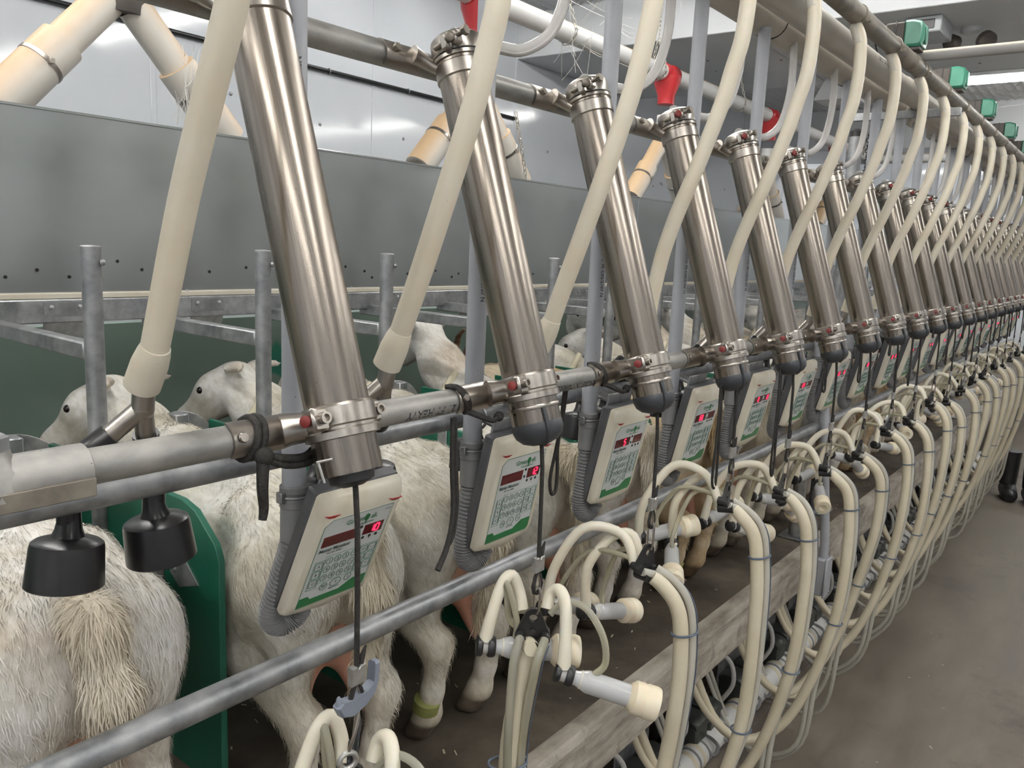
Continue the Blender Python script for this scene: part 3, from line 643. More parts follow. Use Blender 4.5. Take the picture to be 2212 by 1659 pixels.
# ---- meter monitors
MT = math.radians(12.3); MT0 = math.radians(25)
SEG = {'0': 'abcdef', '1': 'bc', '2': 'abged', '3': 'abgcd', '4': 'fgbc', '5': 'afgcd', '6': 'afgedc', '7': 'abc', '8': 'abcdefg', '9': 'abcdfg'}
def seg_mesh(s, wd, ht, x0, zc):
    mb = MB(); tck = ht * .15
    for i, ch in enumerate(s):
        if ch == ' ': continue
        x = x0 + i * wd * 1.45; sl = .12 * ht
        q = {'a': (0, ht / 2, 1), 'g': (0, 0, 1), 'd': (0, -ht / 2, 1), 'f': (0, ht / 4, 0), 'e': (0, -ht / 4, 0), 'b': (wd, ht / 4, 0), 'c': (wd, -ht / 4, 0)}
        for c in SEG.get(ch, ''):
            sx, sz, hor = q[c]
            if hor: mb.box(x + tck * .3, x + wd - tck * .3, -.0007, 0, zc + sz - tck / 2, zc + sz + tck / 2)
            else: mb.box(x + sx - tck / 2, x + sx + tck / 2, -.0007, 0, zc + sz - ht / 4 + tck * .3, zc + sz + ht / 4 - tck * .3)
    return mb
LW, LH = .1186, .157
def make_monitor():
    t = thing('keypad_monitor', 'x', 'monitor', (.650, .794, -.350), 'keypad monitors under the rail', (MT, 0, 0))
    prof = [(.0, -.150), (.0, .006), (.002, .016), (.006, .027), (.011, .032), (.019, .0345), (.019, -.172), (.010, -.174), (.003, -.168)]
    f = MB(); xs = [(-.0135, .004, .0), (-.0115, .0015, .0), (-.008, 0, .0), (.02, 0, .005), (.059, 0, .010), (.098, 0, .005), (.1266, 0, .0), (.1300, .0015, 0), (.132, .004, 0)]
    vs = []; n = len(prof)
    for x, ins, bow in xs:
        for y, z in prof: vs.append((x, y + ins * (1 if y < .015 else 0), z - (ins if z > 0 else -ins) - (bow if z < -.14 else 0)))
    fs = [(k * n + j, k * n + (j + 1) % n, (k + 1) * n + (j + 1) % n, (k + 1) * n + j) for k in range(len(xs) - 1) for j in range(n)]
    fs += [tuple(range(n))[::-1], tuple((len(xs) - 1) * n + j for j in range(n))]
    obj('front_cover', f.add(vs, fs), M['monitor'], t, angle=50)
    obj('back_shell', MB().box(-.0135, .132, .0195, .040, -.172, .0345, .003), M['shellgrey'], t)
    b = MB(); b.box(.006, .10, .040, .044, -.10, .055, .001); obj('mount_plate', b, M['galv'], t)
    b = MB(); b.ring((.05, .110, .027), (1, 0, 0), .0205, .003, 20, 6); b.box(.03, .07, .044, .092, .030, .036, .001); obj('u_bolt', b, M['galv'], t)
    # label film
    lp = MB(); ch = .012
    poly = [(0, -LH), (0, -.010), (ch, 0), (LW, 0), (LW, -LH + .006), (LW - .006, -LH)]
    lab_ = obj('label_panel', lp.prism(poly, -.0006, .004, 'xz'), M['label'], t, angle=20)
    u = lambda a: a * LW
    v = lambda a: -a * LH
    gb = MB(); gb.prism([(.001, v(.995)), (.001, v(.885)), (u(.13), v(.885)), (u(.17), v(.925)), (u(.60), v(.925)), (u(.78), v(.845)), (LW - .001, v(.845)), (LW - .001, v(.97)), (LW - .005, v(.995))], -.0010, .002, 'xz'); obj('green_band', gb, M['lgreen'], lab_, angle=20)
    ed = MB(); bw = .0009
    for a, b2 in (((0, -LH), (0, -.010)), ((0, -.010), (ch, 0)), ((ch, 0), (LW, 0)), ((LW, 0), (LW, -LH + .006)), ((0, -LH), (LW - .006, -LH))):
        ax, az = a; bx, bz = b2; dx, dz = bx - ax, bz - az; L_ = math.hypot(dx, dz); nx, nz = -dz / L_ * bw / 2, dx / L_ * bw / 2
        ed.add([(ax + nx, -.0011, az + nz), (bx + nx, -.0011, bz + nz), (bx - nx, -.0011, bz - nz), (ax - nx, -.0011, az - nz)], [(0, 1, 2, 3)])
    obj('green_border', ed, M['lgreen'], lab_)
    def put(mb, s, size, uu, vv):
        vs, fs = text_verts(s, size); mb.add([(u(uu) + p.x, -.0013, v(vv) + p.y) for p in vs], fs)
    tx = MB()
    for s, sz, uu, vv in (('Meter Monitor', .0088, .27, .345), ('Part No. 07002', .0042, .28, .388), ('MILK/PAUSE', .0034, .50, .872), ('ID', .003, .79, .365), ('METERED', .0026, .935, .045)): put(tx, s, sz, uu, vv)
    obj('printed_text', tx, M['ink'], lab_)
    tg = MB()
    for s, sz, uu, vv in (('Green', .0125, .455, .085), ('ak', .0125, .735, .085), ('Dairy Equipment', .0052, .60, .142)): put(tg, s, sz, uu, vv)
    obj('maker_text', tg, mat('maker_ink', (.10, .22, .13), None, 0, .5), lab_)
    lg = MB(); lg.prism([(u(.625) + .0042 * math.cos(a) * (1 + .15 * math.sin(3 * a)), v(.083) + .0062 * math.sin(a)) for a in np.linspace(0, 2 * PI, 14)[:-1]], -.0014, 0, 'xz'); lg.box(u(.625) - .0008, u(.625) + .0008, -.0014, 0, v(.083) - .010, v(.083)); obj('oak_emblem', lg, M['lgreen'], lab_)
    # key pads: raised rims with legends
    def rim(sh, uu, vv, w_, h_):
        mb = MB()
        if sh == 'o': P = [(u(uu) + w_ * math.cos(a), -.0010, v(vv) + h_ * math.sin(a)) for a in np.linspace(0, 2 * PI, 20)[:-1]]
        else:
            P = [(u(uu) + w_ * c, -.0010, v(vv) + h_ * d_) for c, d_ in ((-1, -.8), (-.8, -1), (.8, -1), (1, -.8), (1, .8), (.8, 1), (-.8, 1), (-1, .8))]
        return mb.tube(P, .00052, 4, closed=True)
    keys = []
    for r_, vv in enumerate((.495, .595, .695)):
        for c_, uu in enumerate((.265, .385, .505, .63)):
            keys.append(('o', uu, vv + (.385 - uu) * .0, .0054, .0058, ['1', '2', '3', 'CLR', '4', '5', '6', 'CAL', '7', '8', '9', '0'][r_ * 4 + c_]))
        keys.append(('r', .775, vv, .0066, .0062, ['F1', 'F2', 'F3'][r_])); keys.append(('r', .91, vv, .0068, .0062, ['HOLD', 'TARE', 'TEST'][r_]))
        keys.append(('r', .125, vv + .035, .0062, .0066, ['A', 'B', 'C'][r_]))
    keys += [('o', .32, .815, .0060, .0066, 'W'), ('o', .50, .81, .0094, .0072, 'T'), ('o', .68, .80, .0060, .0066, 'S')]
    for sh, uu, vv, a, b2, s in keys:
        mb = rim(sh, uu, vv, a, b2); kq = obj('key', mb, M['ring_ink'], lab_)
    tk = MB()
    for sh, uu, vv, a, b2, s in keys:
        if len(s) < 3: put(tk, s, .0078 if s.isdigit() else .0066, uu, vv)
        else: put(tk, s, .0030, uu, vv)
    obj('key_legends', tk, M['ink'], lab_)
    pf = MB()
    for (u0, u1, v0, v1) in ((.20, .70, .435, .755), (.715, .975, .435, .755), (.055, .195, .47, .80)):
        P = [(u(u0), -.0010, v(v0)), (u(u1), -.0010, v(v0)), (u(u1), -.0010, v(v1)), (u(u0), -.0010, v(v1))]; pf.tube(P, .00028, 4, closed=True)
    obj('key_frame', pf, M['ring_ink'], lab_)
    for nm, u0, u1 in (('left', .05, .535), ('right', .65, .945)):
        obj('display', MB().box(u(u0), u(u1), -.0012, .002, v(.30), v(.185)), M['disp'], t)
    for uu, vv in ((.592, .19), (.592, .275), (.68, .335), (.785, .335), (.885, .335)):
        obj('indicator_lamp', MB().lathe([(.0026, 0), (.0026, .0008), (.0015, .0014)], (u(uu), -.0004, v(vv)), (0, -1, 0), 12), M['dot'], t)
    for x0, s in ((-.006, 1), (.105, 1)):
        mk = MB(); mk.prism([(x0, -.0002), (x0 + .008, -.0052), (x0 + .017, -.0062), (x0 + .0265, -.0035), (x0 + .017, -.0030), (x0 + .008, -.0024)], -.0007, .003, 'xz', M=Matrix.Translation((0, 0, .0105))); obj('red_mark', mk, M['mark'], t)
    return t
m0 = make_monitor(); mt_ = tree(m0); mon = [m0]
m0.rotation_euler.x = MT0; m0.location.z = -.364
for n in range(1, NS): mon.append(dup(mt_, S * n, 'x', skip=('key_legends', 'printed_text', 'maker_text', 'oak_emblem', 'green_border', 'key_frame') if n > 9 else ())); mon[-1].rotation_euler.x = MT + random.uniform(-.02, .02) * (n > 3); mon[-1].location.z = -.350
READ = [('    ', '10'), ('    ', '12'), ('   5', '  '), ('  68', '  '), ('  8 ', '18'), (' 101', '  '), ('  88', '16'), (' 188', '  '), ('  62', '8 '), ('  18', '  '), ('   4', '11'), (' 80 ', ' 9')]
MLAB = ['nearest cream keypad monitor showing 10 in red under the biggest cylinder', 'cream keypad monitor showing 12 in red, second from the near end', 'cream keypad monitor with a single red 5, third from the near end', 'cream keypad monitor showing 68 in red, fourth from the near end']
for n, m_ in enumerate(mon):
    a, b = READ[n % 12]
    for s, x, nd in ((a, .085, 4), (b, .735, 2)):
        if s.strip(): obj('lit_digits', seg_mesh(s, .0066, .0125, x * LW + .001, -.2425 * LH), M['led'], m_, (0, -.0012, 0))
    m_['label'] = MLAB[n] if n < 4 else f'{ORD[n]} cream keypad monitor counted from the near end of the rail'

# ---- retract ropes with crimp, thimble and shackle
BZ = [-.655, -.578, -.574, -.525, -.579, -.588, -.608, -.585, -.60, -.57, -.61, -.59, -.58, -.60, -.575, -.605, -.59, -.58, -.6, -.59]
FERZ = [-.515, -.483, -.470, -.435, -.475, -.485, -.50]
def rope(n):
    x = .605 + S * n; fz = FERZ[n] if n < len(FERZ) else BZ[n] + .105
    t = thing('retract_rope', f'black rope with metal crimp hanging from the {ORD[n]} steel cylinder', 'rope', (x, .682, fz), 'black ropes hanging from the cylinders')
    obj('cord', MB().tube([(0, .010, -.262 - fz), (0, .002, -.33 - fz), (0, 0, .012)], .0034, 10, m=2), M['cord'], t)
    obj('crimp', MB().prism([(-.0105, -.012), (.0105, -.012), (.011, .012), (.004, .0125), (.0, .009), (-.004, .0125), (-.011, .012)], -.005, .005, 'xz', .0015), M['alu'], t)
    obj('cord_tail', MB().tube([(.006, 0, .010), (.008, -.001, .022), (.012, -.002, .034)], [.0036, .0036, .0012], 8), M['cord'], t)
    P = [(0, 0, -.010), (-.006, 0, -.020), (-.0105, 0, -.034), (-.008, 0, -.044), (0, 0, -.048), (.008, 0, -.044), (.0105, 0, -.034), (.006, 0, -.020)]
    obj('thimble_loop', MB().tube(P, .0032, 8, closed=True), M['cord'], t); obj('thimble', MB().tube([(p[0] * .70, 0, p[2] * .92 - .003) for p in P], .0018, 6, closed=True), M['steel2'], t)
    if n > 0:
        z1 = BZ[n] + .016 - fz
        z0 = -.043; Q = [(0, -.004, z0 + .006), (0, -.0065, z0 - .004), (0, -.0055, z1 + .004), (0, 0, z1 - .003), (0, .0055, z1 + .004), (0, .0055, z0 - .004), (0, .003, z0 + .006)]
        obj('shackle', MB().tube(Q, .0023, 8, m=3, closed=False), M['steel2'], t)
    else:
        hk_ = MB(); hk_.prism([(-.038, -.006), (-.030, -.022), (-.012, -.029), (.014, -.022), (.032, -.008), (.038, .010), (.038, .038), (.030, .038), (.029, .008), (.018, .000), (-.010, -.004), (-.030, -.0005)], -.008, .008, 'xz', .003, Matrix.Translation((0, 0, -.025)) @ Matrix.Scale(.85, 4))
        hk_.lathe([(.004, 0), (.003, .010), (.001, .013)], (-.027, 0, -.03), (0, 0, 1), 8)
        obj('plastic_hook', hk_, M['hook'], t); q = MB(); q.tube([(0, -.004, -.045), (-.004, -.007, -.06), (-.012, -.004, -.088), (-.006, .004, -.10), (.002, .006, -.085), (.006, .006, -.055)], .0022, 8, m=3); obj('shackle', q, M['steel2'], t)
        obj('washer', MB().ring((-.012, 0, -.108), (.4, 1, 0), .0105, .0036, 18, 8), M['alu'], t)
        obj('carabiner', MB().tube([(.004, .008, -.05), (.013, .010, -.07), (.008, .008, -.10), (.002, .006, -.14), (-.006, .004, -.125), (-.002, .006, -.09)], .0036, 8, m=3), M['dgrey'], t)
    return t
for n in range(NS): rope(n)
# tied cords round the rail and hanging loops
def cord(name, label, pts, loc, r=.0038, m=5, extra=None):
    o = obj(name, MB().tube(pts, r, 10, m=m), M['cord'], loc=loc)
    return tag(o, label, 'cord', 'spare black cord loops on the rail')
def wrap(x):
    return [(x + .006 * math.sin(a), -.0225 * math.cos(a), .0225 * math.sin(a)) for a in np.linspace(-2.4, 2.4, 10)]
c = MB()
for dx in (0, .0085): c.tube(wrap(dx), .0046, 10, m=2)
c.tube([(.004, -.024, -.012), (.02, -.030, -.020), (.05, -.035, -.024), (.075, -.025, -.020), (.09, -.01, -.018)], .0048, 10, m=4)
c.tube([(.004, -.026, -.018), (.03, -.032, -.030), (.06, -.034, -.032), (.085, -.02, -.028)], .0044, 10, m=4)
c.ball((.004, -.028, -.016), .011, 10, 8); c.tube([(.003, -.028, -.02), (-.001, -.032, -.05), (.002, -.03, -.075), (.0, -.03, -.088)], [.0075, .0065, .0055, .0045], 10, m=3)
tag(obj('tied_cord', c, M['cord'], loc=(.517, RY, RZ)), 'thick knot of black cord tied round the rail left of the nearest cylinder foot', 'cord', 'spare black cord loops on the rail')
for n, (a, b) in ((1, (.852, -.25)), (2, (1.228, -.26))):
    c = MB()
    for dx in (0, .007): c.tube([(a + dx + .002 * i - a, 0, 0) if False else (dx + .004 * i, -.022 * math.cos(q), .022 * math.sin(q)) for i, q in enumerate(np.linspace(1.9, -.9, 6))], .0036, 8, m=2)
    for dx in (0, .006): c.tube([(.018 + dx, -.016, -.014), (.035 + dx, -.030, -.022), (.055, -.038, -.030), (.072, -.036, -.026)], .0036, 8, m=4)
    c.ball((.072, -.036, -.026), .008, 8, 6)
    if n == 1:
        c.tube([(-.008, -.016, -.02), (-.008, -.018, -.09), (-.005, -.02, -.16), (-.02, -.025, -.205), (-.045, -.03, -.235)], [.0036, .0036, .0036, .0042, .0046], 8, m=5); c.tube([(-.003, -.016, -.02), (.0, -.018, -.09), (.003, -.02, -.15), (-.004, -.022, -.19), (-.015, -.024, -.205)], .0034, 8, m=5)
    else:
        c.tube([(-.004, .05, -.02), (-.005, .055, -.10), (-.008, .06, -.15), (-.018, .062, -.20), (-.012, .062, -.232), (.002, .062, -.228), (.004, .062, -.19), (-.002, .06, -.14), (.004, .056, -.08), (.004, .05, -.02)], .0034, 8, m=5)
    tag(obj('tied_cord', c, M['cord'], loc=(a, RY, RZ)), ['black cord on the rail with two long loose ends, left of the second cylinder', 'black cord with a long loop hanging in front of the third conduit'][n - 1], 'cord', 'spare black cord loops on the rail')
for n in range(3, NS):
    x = .605 + S * n - .03; r = random.Random(n); L_ = (.255, .30, .12, .13, .07, .22, .05, .2, .1, .25, .06, .18, .1, .2, .09, .2, .1)[n - 3]; wd = .012 + .006 * r.random()
    P = [(0, 0, 0), (-.004, -.004, -L_ * .25), (.004 - wd, -.006, -L_ * .6), (-wd, -.006, -L_ * .9), (.0, -.006, -L_), (wd * .6, -.006, -L_ * .92), (wd * .5, -.005, -L_ * .55), (.006, -.003, -L_ * .2), (.005, 0, 0)]
    cord('hanging_cord', f'thin black cord loop hanging by the foot of the {ORD[n]} cylinder', P, (x, .712, -.262), .003, 4)
# ================================================================== MILKING CLUSTERS
cupm = {}
def cup_parts():
    a = MB(); a.lathe([(.0165, .050), (.0172, .053), (.0172, .124), (.0165, .127)], n=24, caps=False); a.lathe([(.0105, .026), (.0115, .036), (.0165, .050)], n=24, caps=False); cupm['shell'] = mesh('shell', a, M['shell'])
    a = MB(); a.lathe([(.0088, .028), (.0092, .05), (.0118, .06), (.0118, .122)], n=18); cupm['liner'] = mesh('liner', a, M['white_pl'])
    a = MB(); a.lathe([(.0165, .118), (.021, .122), (.0255, .127), (.0258, .140), (.0248, .1415), (.0248, .144), (.0262, .146), (.0262, .160), (.0245, .165), (.012, .166), (.010, .155), (0, .154)], n=30); cupm['mouthpiece'] = mesh('mouthpiece', a, M['cap'])
    a = MB(); a.lathe([(.006, -.0005), (.0135, 0), (.0162, .002), (.0162, .008), (.0145, .010), (.012, .010)], n=22); a.lathe([(.012, .018), (.0155, .018), (.0168, .020), (.0168, .027), (.015, .030), (.010, .030)], n=22); cupm['black_collar'] = mesh('black_collar', a, M['black_m'])
    a = MB(); a.lathe([(.0118, .009), (.0118, .019)], n=18); cupm['clear_window'] = mesh('clear_window', a, M['clear_grey'])
    a = MB(); a.lathe([(.0125, .0405), (.014, .041), (.014, .045), (.0125, .0455)], n=18); a.box(.012, .020, -.003, .003, .040, .046, .001); cupm['clip_band'] = mesh('clip_band', a, M['ivory'])
cup_parts()
bk = MB()   # black triangular hanger plate, normal along y
tri = [(-.026, -.030), (-.028, -.024), (-.024, -.014), (-.0105, .018), (-.004, .0225), (.004, .0225), (.0105, .018), (.024, -.014), (.028, -.024), (.026, -.030)]
hole = [(.0068 * math.cos(a), .0068 * math.sin(a) + .006) for a in np.linspace(0, 2 * PI, 21)[:-1]]
def holed(mb, outer, inner, y0, y1):
    no, ni = len(outer), len(inner); vs = []; 
    for y in (y0, y1): vs += [(p[0], y, p[1]) for p in outer]; vs += [(p[0], y, p[1]) for p in inner]
    fs = []; off = no + ni
    c = (0, .006); ang = lambda p: math.atan2(p[1] - c[1], p[0] - c[0])
    ev = sorted([(ang(p), 0, i) for i, p in enumerate(outer)] + [(ang(p), 1, i) for i, p in enumerate(inner)])
    oo = [e[2] for e in ev if e[1] == 0]; ii = [e[2] for e in ev if e[1] == 1]
    lo, li = oo[-1], ii[-1]
    for a, k_, i in ev:
        if k_ == 0: fs.append((lo, i, no + li)); lo = i
        else: fs.append((lo, no + i, no + li)); li = i
    top = [tuple(x + off for x in f[::-1]) for f in fs]
    side = [(j, (j + 1) % no, off + (j + 1) % no, off + j) for j in range(no)] + [(no + j, off + no + j, off + no + (j + 1) % ni, no + (j + 1) % ni) for j in range(ni)]
    mb.add(vs, fs + top + side); return mb
holed(bk, tri, hole, -.003, .003)
BRK = mesh('hanger_plate', bk, M['black_m'], 30)
bb = MB(); bb.cyl((0, .014, -.040), (0, -.020, -.036), .0115, n=18); bb.cyl((-.019, .012, -.024), (-.019, -.012, -.026), .0088, n=14); bb.cyl((.019, .012, -.024), (.019, -.012, -.026), .0088, n=14); bb.lathe([(.005, 0), (.005, .003)], (0, -.003, -.016), (0, -1, 0), 12)
BAR = mesh('manifold', bb, M['black_m'], 40)
def teat_cup(t, p, ax, long_=True):
    q = Vector((0, 0, 1)).rotation_difference(Vector(ax).normalized())
    c = obj('teat_cup', cupm['shell'], None, t, p, q)
    for k_ in ('liner', 'mouthpiece', 'black_collar', 'clear_window', 'clip_band'): obj(k_, cupm[k_], None, c)
    return c
def cluster(n):
    r = random.Random(100 + n); x = .605 + S * n; zb = BZ[n]; J = lambda a: r.uniform(-a, a)
    t = thing('milking_cluster', 'x', 'milker', (x, .686, zb), 'milking clusters hung over the kerb')
    front = n in (0, 1)
    yaw = -.93 if front else (-.12 + J(.25))
    if n == 0: zs = 0
    cz, sz = math.cos(yaw), math.sin(yaw)
    Rz = lambda a, b, c_: Vector((a * cz - b * sz, a * sz + b * cz, c_))
    rot = (0, 0, yaw)
    h = obj('hanger_plate', BRK, None, t, (0, 0, 0), (0.12 if front else J(.15), 0.0 if front else .25 + J(.12), yaw)); obj('manifold', BAR, None, h)
    mp = Rz(0, -.018, -.038); ml = Rz(-.019, -.010, -.026); mr = Rz(.019, -.010, -.026); bl = Rz(-.019, .010, -.024); br = Rz(.019, .010, -.024); bm = Rz(0, .014, -.040)
    # bundle: thick milk hose with two clear tubes, hanging to the pit and looping back under the deck
    A = lambda X, Y, Z: Vector((X, Y - .686, Z - zb))
    IR, IU, IF = Vector((.617, -.786, .045)), Vector((.106, .14, .985)), Vector((.78, .602, -.169))
    im = lambda dx, dy, dp=0.0: IR * (dx * .000724) - IU * (dy * .000724) + IF * dp   # offsets in the plane facing the aisle
    if front:
        e1 = [mp, im(-12, 60, .012), im(-22, 115, .014), A(-.014, .712, zb - .25), A(.0, .705, -1.06), A(.0, .715, -1.29), A(-.02, .76, -1.45), A(-.08, .84, -1.50), A(-.14, .92, -1.42), A(-.17, 1.0, -1.25)]
        pl = [ml, im(-33, 45, -.012), im(-45, 110, -.012), A(-.030, .700, zb - .25), A(-.018, .690, -1.06), A(-.02, .70, -1.32), A(.0, .78, -1.58), A(.05, .90, -1.60), A(.05, 1.02, -1.42)]
        pr = [mr, im(20, 50, -.012), im(2, 110, -.012), A(.002, .698, zb - .25), A(.018, .690, -1.06), A(.02, .69, -1.34), A(.04, .77, -1.62), A(.08, .90, -1.63), A(.09, 1.02, -1.42)]
        rt = .0072
    else:
        w_ = J(.012); d2 = J(.03)
        e1 = [mp, A(.004, .650, zb - .052), A(.008 + w_, .624, zb - .085), A(.010 + w_, .610, zb - .14), A(.010 + w_, .605 + d2 * .3, zb - .27), A(.008 + w_, .622 + d2, -1.06), A(.0, .668 + d2, -1.29), A(-.03, .735 + d2, -1.455), A(-.09, .82, -1.515), A(-.15, .90, -1.44), A(-.19, .98, -1.25)]
        off = Vector((.0232, .004, .004)); off2 = Vector((.0235, -.012, .006))
        pl = [ml] + [q + off for q in e1[1:7]] + [A(.04, .70 + d2, -1.52 - J(.03)), A(.06, .80, -1.63), A(.07, .92, -1.60), A(.07, 1.03, -1.42)]
        pr = [mr] + [q + off2 for q in e1[1:7]] + [A(.06, .69 + d2, -1.55 - J(.04)), A(.09, .80, -1.665), A(.10, .92, -1.62), A(.10, 1.03, -1.42)]
        rt = .0080
    obj('milk_hose', MB().tube(e1, [.0125] + [.0148] * 9, 16, m=5), M['cream2'], t)
    for q in (pl, pr): obj('pulse_tube', MB().tube(q, rt, 10, m=5), M['clear'] if front else M['clear_b'], t)
    bl_ = MB().tube([q + Vector((.006 + rt * .4, -rt * .8, 0)) for q in pr[1:6]], .0013, 5, m=4); o = obj('blue_stripe', bl_, M['oring'], t)
    for k_, idx in enumerate((3, 5)):
        c = (e1[idx] + pl[idx] + pr[idx]) / 3 + Vector((0, 0, J(.03))) if k_ else (e1[idx] + pl[idx] + pr[idx]) / 3
        ax = e1[idx + 1] - e1[idx - 1]
        u, v, wv = frame_axis(ax); dv = (pr[idx] - e1[idx]); dv = (dv - wv * dv.dot(wv)); L_ = dv.length; dv.normalize(); ev = wv.cross(dv)
        c = (e1[idx] + e1[idx].lerp(e1[idx + 1], .25 * k_)) / 2 + dv * (.0 if front else .0088)
        P = [c + dv * (math.cos(a) * (.0315 if front else .0262)) + ev * (math.sin(a) * .0185) for a in np.linspace(0, 2 * PI, 25)[:-1]]
        obj('tie_ring', MB().tube(P, .0023, 7, closed=True), M['oring'], t)
    # two cups hung by their short tubes over the deck
    if front:
        cups = [([im(-22, -14, .014), im(-30, -52, .03), im(-46, -88, .03), im(-68, -70, .02), im(-90, -8, .01), im(-104, 46, .01)], IR * 1.0 - IU * .10 + IF * .12, None),
                ([im(30, -20, .014), im(40, -52, .02), im(58, -62, .01), im(69, -36, -.01), im(68, 36, -.02), im(64, 92, -.02)], IR * .93 - IU * .29 - IF * .05, [im(38, -12, .01), im(70, -40, 0), im(112, -34, -.02), im(146, 20, -.03), im(152, 80, -.025)])]
    else:
        a1 = J(1); cups = [([bl, Rz(-.02, .05, .028 + J(.01)), A(-.05, .80, zb + .035 + J(.012)), A(-.075 + J(.02), .845, zb - .045), A(-.082, .858, zb - .125)], (.9 + J(.2), -.3 + J(.4), -.15 + J(.45))),
                ([bm, Rz(.01, .05, .02), A(.0, .765, zb + .022 + J(.012)), A(-.02 + J(.02), .795, zb - .045), A(-.024, .80, zb - .135)], (-.65 + J(.5) if n % 3 == 0 else .8 + J(.3), -.35 + J(.3), -.35 + J(.5)))]
    for i, (P, ax, *ex) in enumerate(cups):
        d_ = Vector(ax).normalized(); e = Vector(P[-1])
        obj('short_milk_tube', MB().tube(P, [.0098] * 8 + [.0105, .0112], 14, m=5), M['ivory'], t)
        c0 = e + Vector((0, 0, -.010)) - d_ * .014
        teat_cup(t, c0, d_)
        nip = c0 + d_ * .062 + Vector((0, 0, .015)); st_ = (bl if i == 0 else br) + Vector((0, .004, .004))
        mid = (st_ + nip) / 2 + Vector((J(.01), .02, .060 + (.02 if front else 0)))
        if ex and ex[0]: obj('short_pulse_tube', MB().tube(ex[0] + [c0 + d_ * .062 + Vector((0, 0, .014))], .0056, 10, m=5), M['clear'], t); continue
        obj('short_pulse_tube', MB().tube([st_, st_ + Vector((0, .02, .012)), mid, nip + Vector((0, 0, .035)), nip], .0052, 10, m=5), M['clear'], t)
    t['label'] = ['milking cluster at the bottom edge under the grey plastic hook', 'nearest full milking cluster, black triangle facing the camera, clear tubes falling straight down'][n] if front else f'milking cluster on the {ORD[n]} rope, hoses arching over the kerb'
    return t
for n in range(NS - 1): cluster(n)

# ================================================================== UNDER THE DECK
milk = tag(obj('milk_line', MB().cyl((0, 0, 0), (8.5, 0, 0), .041, n=28), M['white_pl'], loc=(-.6, .955, -1.615)), 'white milk pipe running under the kerb among the black boxes', 'pipe')
rg = mesh('rubber_band', MB().lathe([(.0415, 0), (.0438, .002), (.0438, .016), (.0415, .018)], (0, 0, 0), (1, 0, 0), 28), M['cream2'])
rg2 = mesh('grey_band', MB().lathe([(.0415, 0), (.045, .002), (.045, .006), (.0415, .008)], (0, 0, 0), (1, 0, 0), 28), M['conduit'])
for n in range(0, 19):
    for k_, dx in enumerate((.0, .032, .06, .10)): obj(('rubber_band', 'grey_band', 'rubber_band', 'grey_band')[k_], (rg, rg2, rg, rg2)[k_], None, milk, (1.0 + S * n + dx, 0, 0))
def pulsator_box():
    t = thing('pulsator_box', 'x', 'box', (1.20, .995, -1.555), 'black pulsator boxes under the kerb')
    for k_ in (0, 1):
        x = k_ * .105
        b = obj('housing', MB().box(x, x + .085, -.045, .045, -.05, .035, .007), M['pbox'], t)
        obj('cover', MB().prism([(-.05, .030), (-.044, .045), (-.02, .056), (.03, .056), (.048, .042), (.048, .030)], x - .003, x + .088, 'yz', .006), M['pbox'], b)
        obj('spout', MB().cyl((x + .04, -.04, -.03), (x + .04, -.068, -.045), .007, n=10), M['black_m'], b)
        obj('loop_hose', MB().tube([(x + .04, -.066, -.044), (x + .045, -.09, -.055), (x + .06, -.095, -.03), (x + .07, -.07, -.02), (x + .075, -.045, -.02)], .0062, 8, m=4), M['conduit'], b)
    obj('bracket', MB().box(-.01, .20, .045, .05, -.06, .20, .001), M['galv'], t)
    return t
pb = pulsator_box(); pb['label'] = 'nearest pair of black pulsator boxes behind the milk pipe under the kerb'; pt = tree(pb)
for n in range(1, 17): dup(pt, S * n, f'{ORD[n]} pair of black pulsator boxes from the near end, under the kerb')
def meter(n):
    x = 1.05 + S * n
    t = thing('milk_meter', f'{ORD[n]} small milk jar with a black knob under the kerb, counted from the near end', 'jar', (x, 1.04, -1.30), 'milk jars under the kerb')
    obj('jar', MB().lathe([(.02, -.10), (.038, -.09), (.04, -.01), (.034, .02), (.02, .03)], n=20), M['clear_grey'], t)
    obj('lid', MB().lathe([(.043, 0), (.045, .004), (.045, .014), (.03, .022), (.012, .026)], (0, 0, .02), (0, 0, 1), 20), M['pbox'], t)
    obj('knob', MB().lathe([(.024, 0), (.028, .004), (.028, .016), (.02, .02)], (-.005, -.04, -.02), (0, -1, .1), 20), M['black_m'], t)
    obj('stem_tube', MB().tube([(.0, -.045, -.04), (.02, -.09, -.08), (.03, -.10, -.16), (.03, -.06, -.24)], .008, 8, m=4), M['clear_grey'], t)
    obj('drop_hose', MB().tube([(.05, -.05, .10), (.055, -.075, .03), (.09, -.13, -.10), (.17, -.21, -.205), (.28, -.27, -.235), (.36, -.27, -.19)], .0105, 12, m=5), M['cream2'], t)
for n in range(0, 16): meter(n)
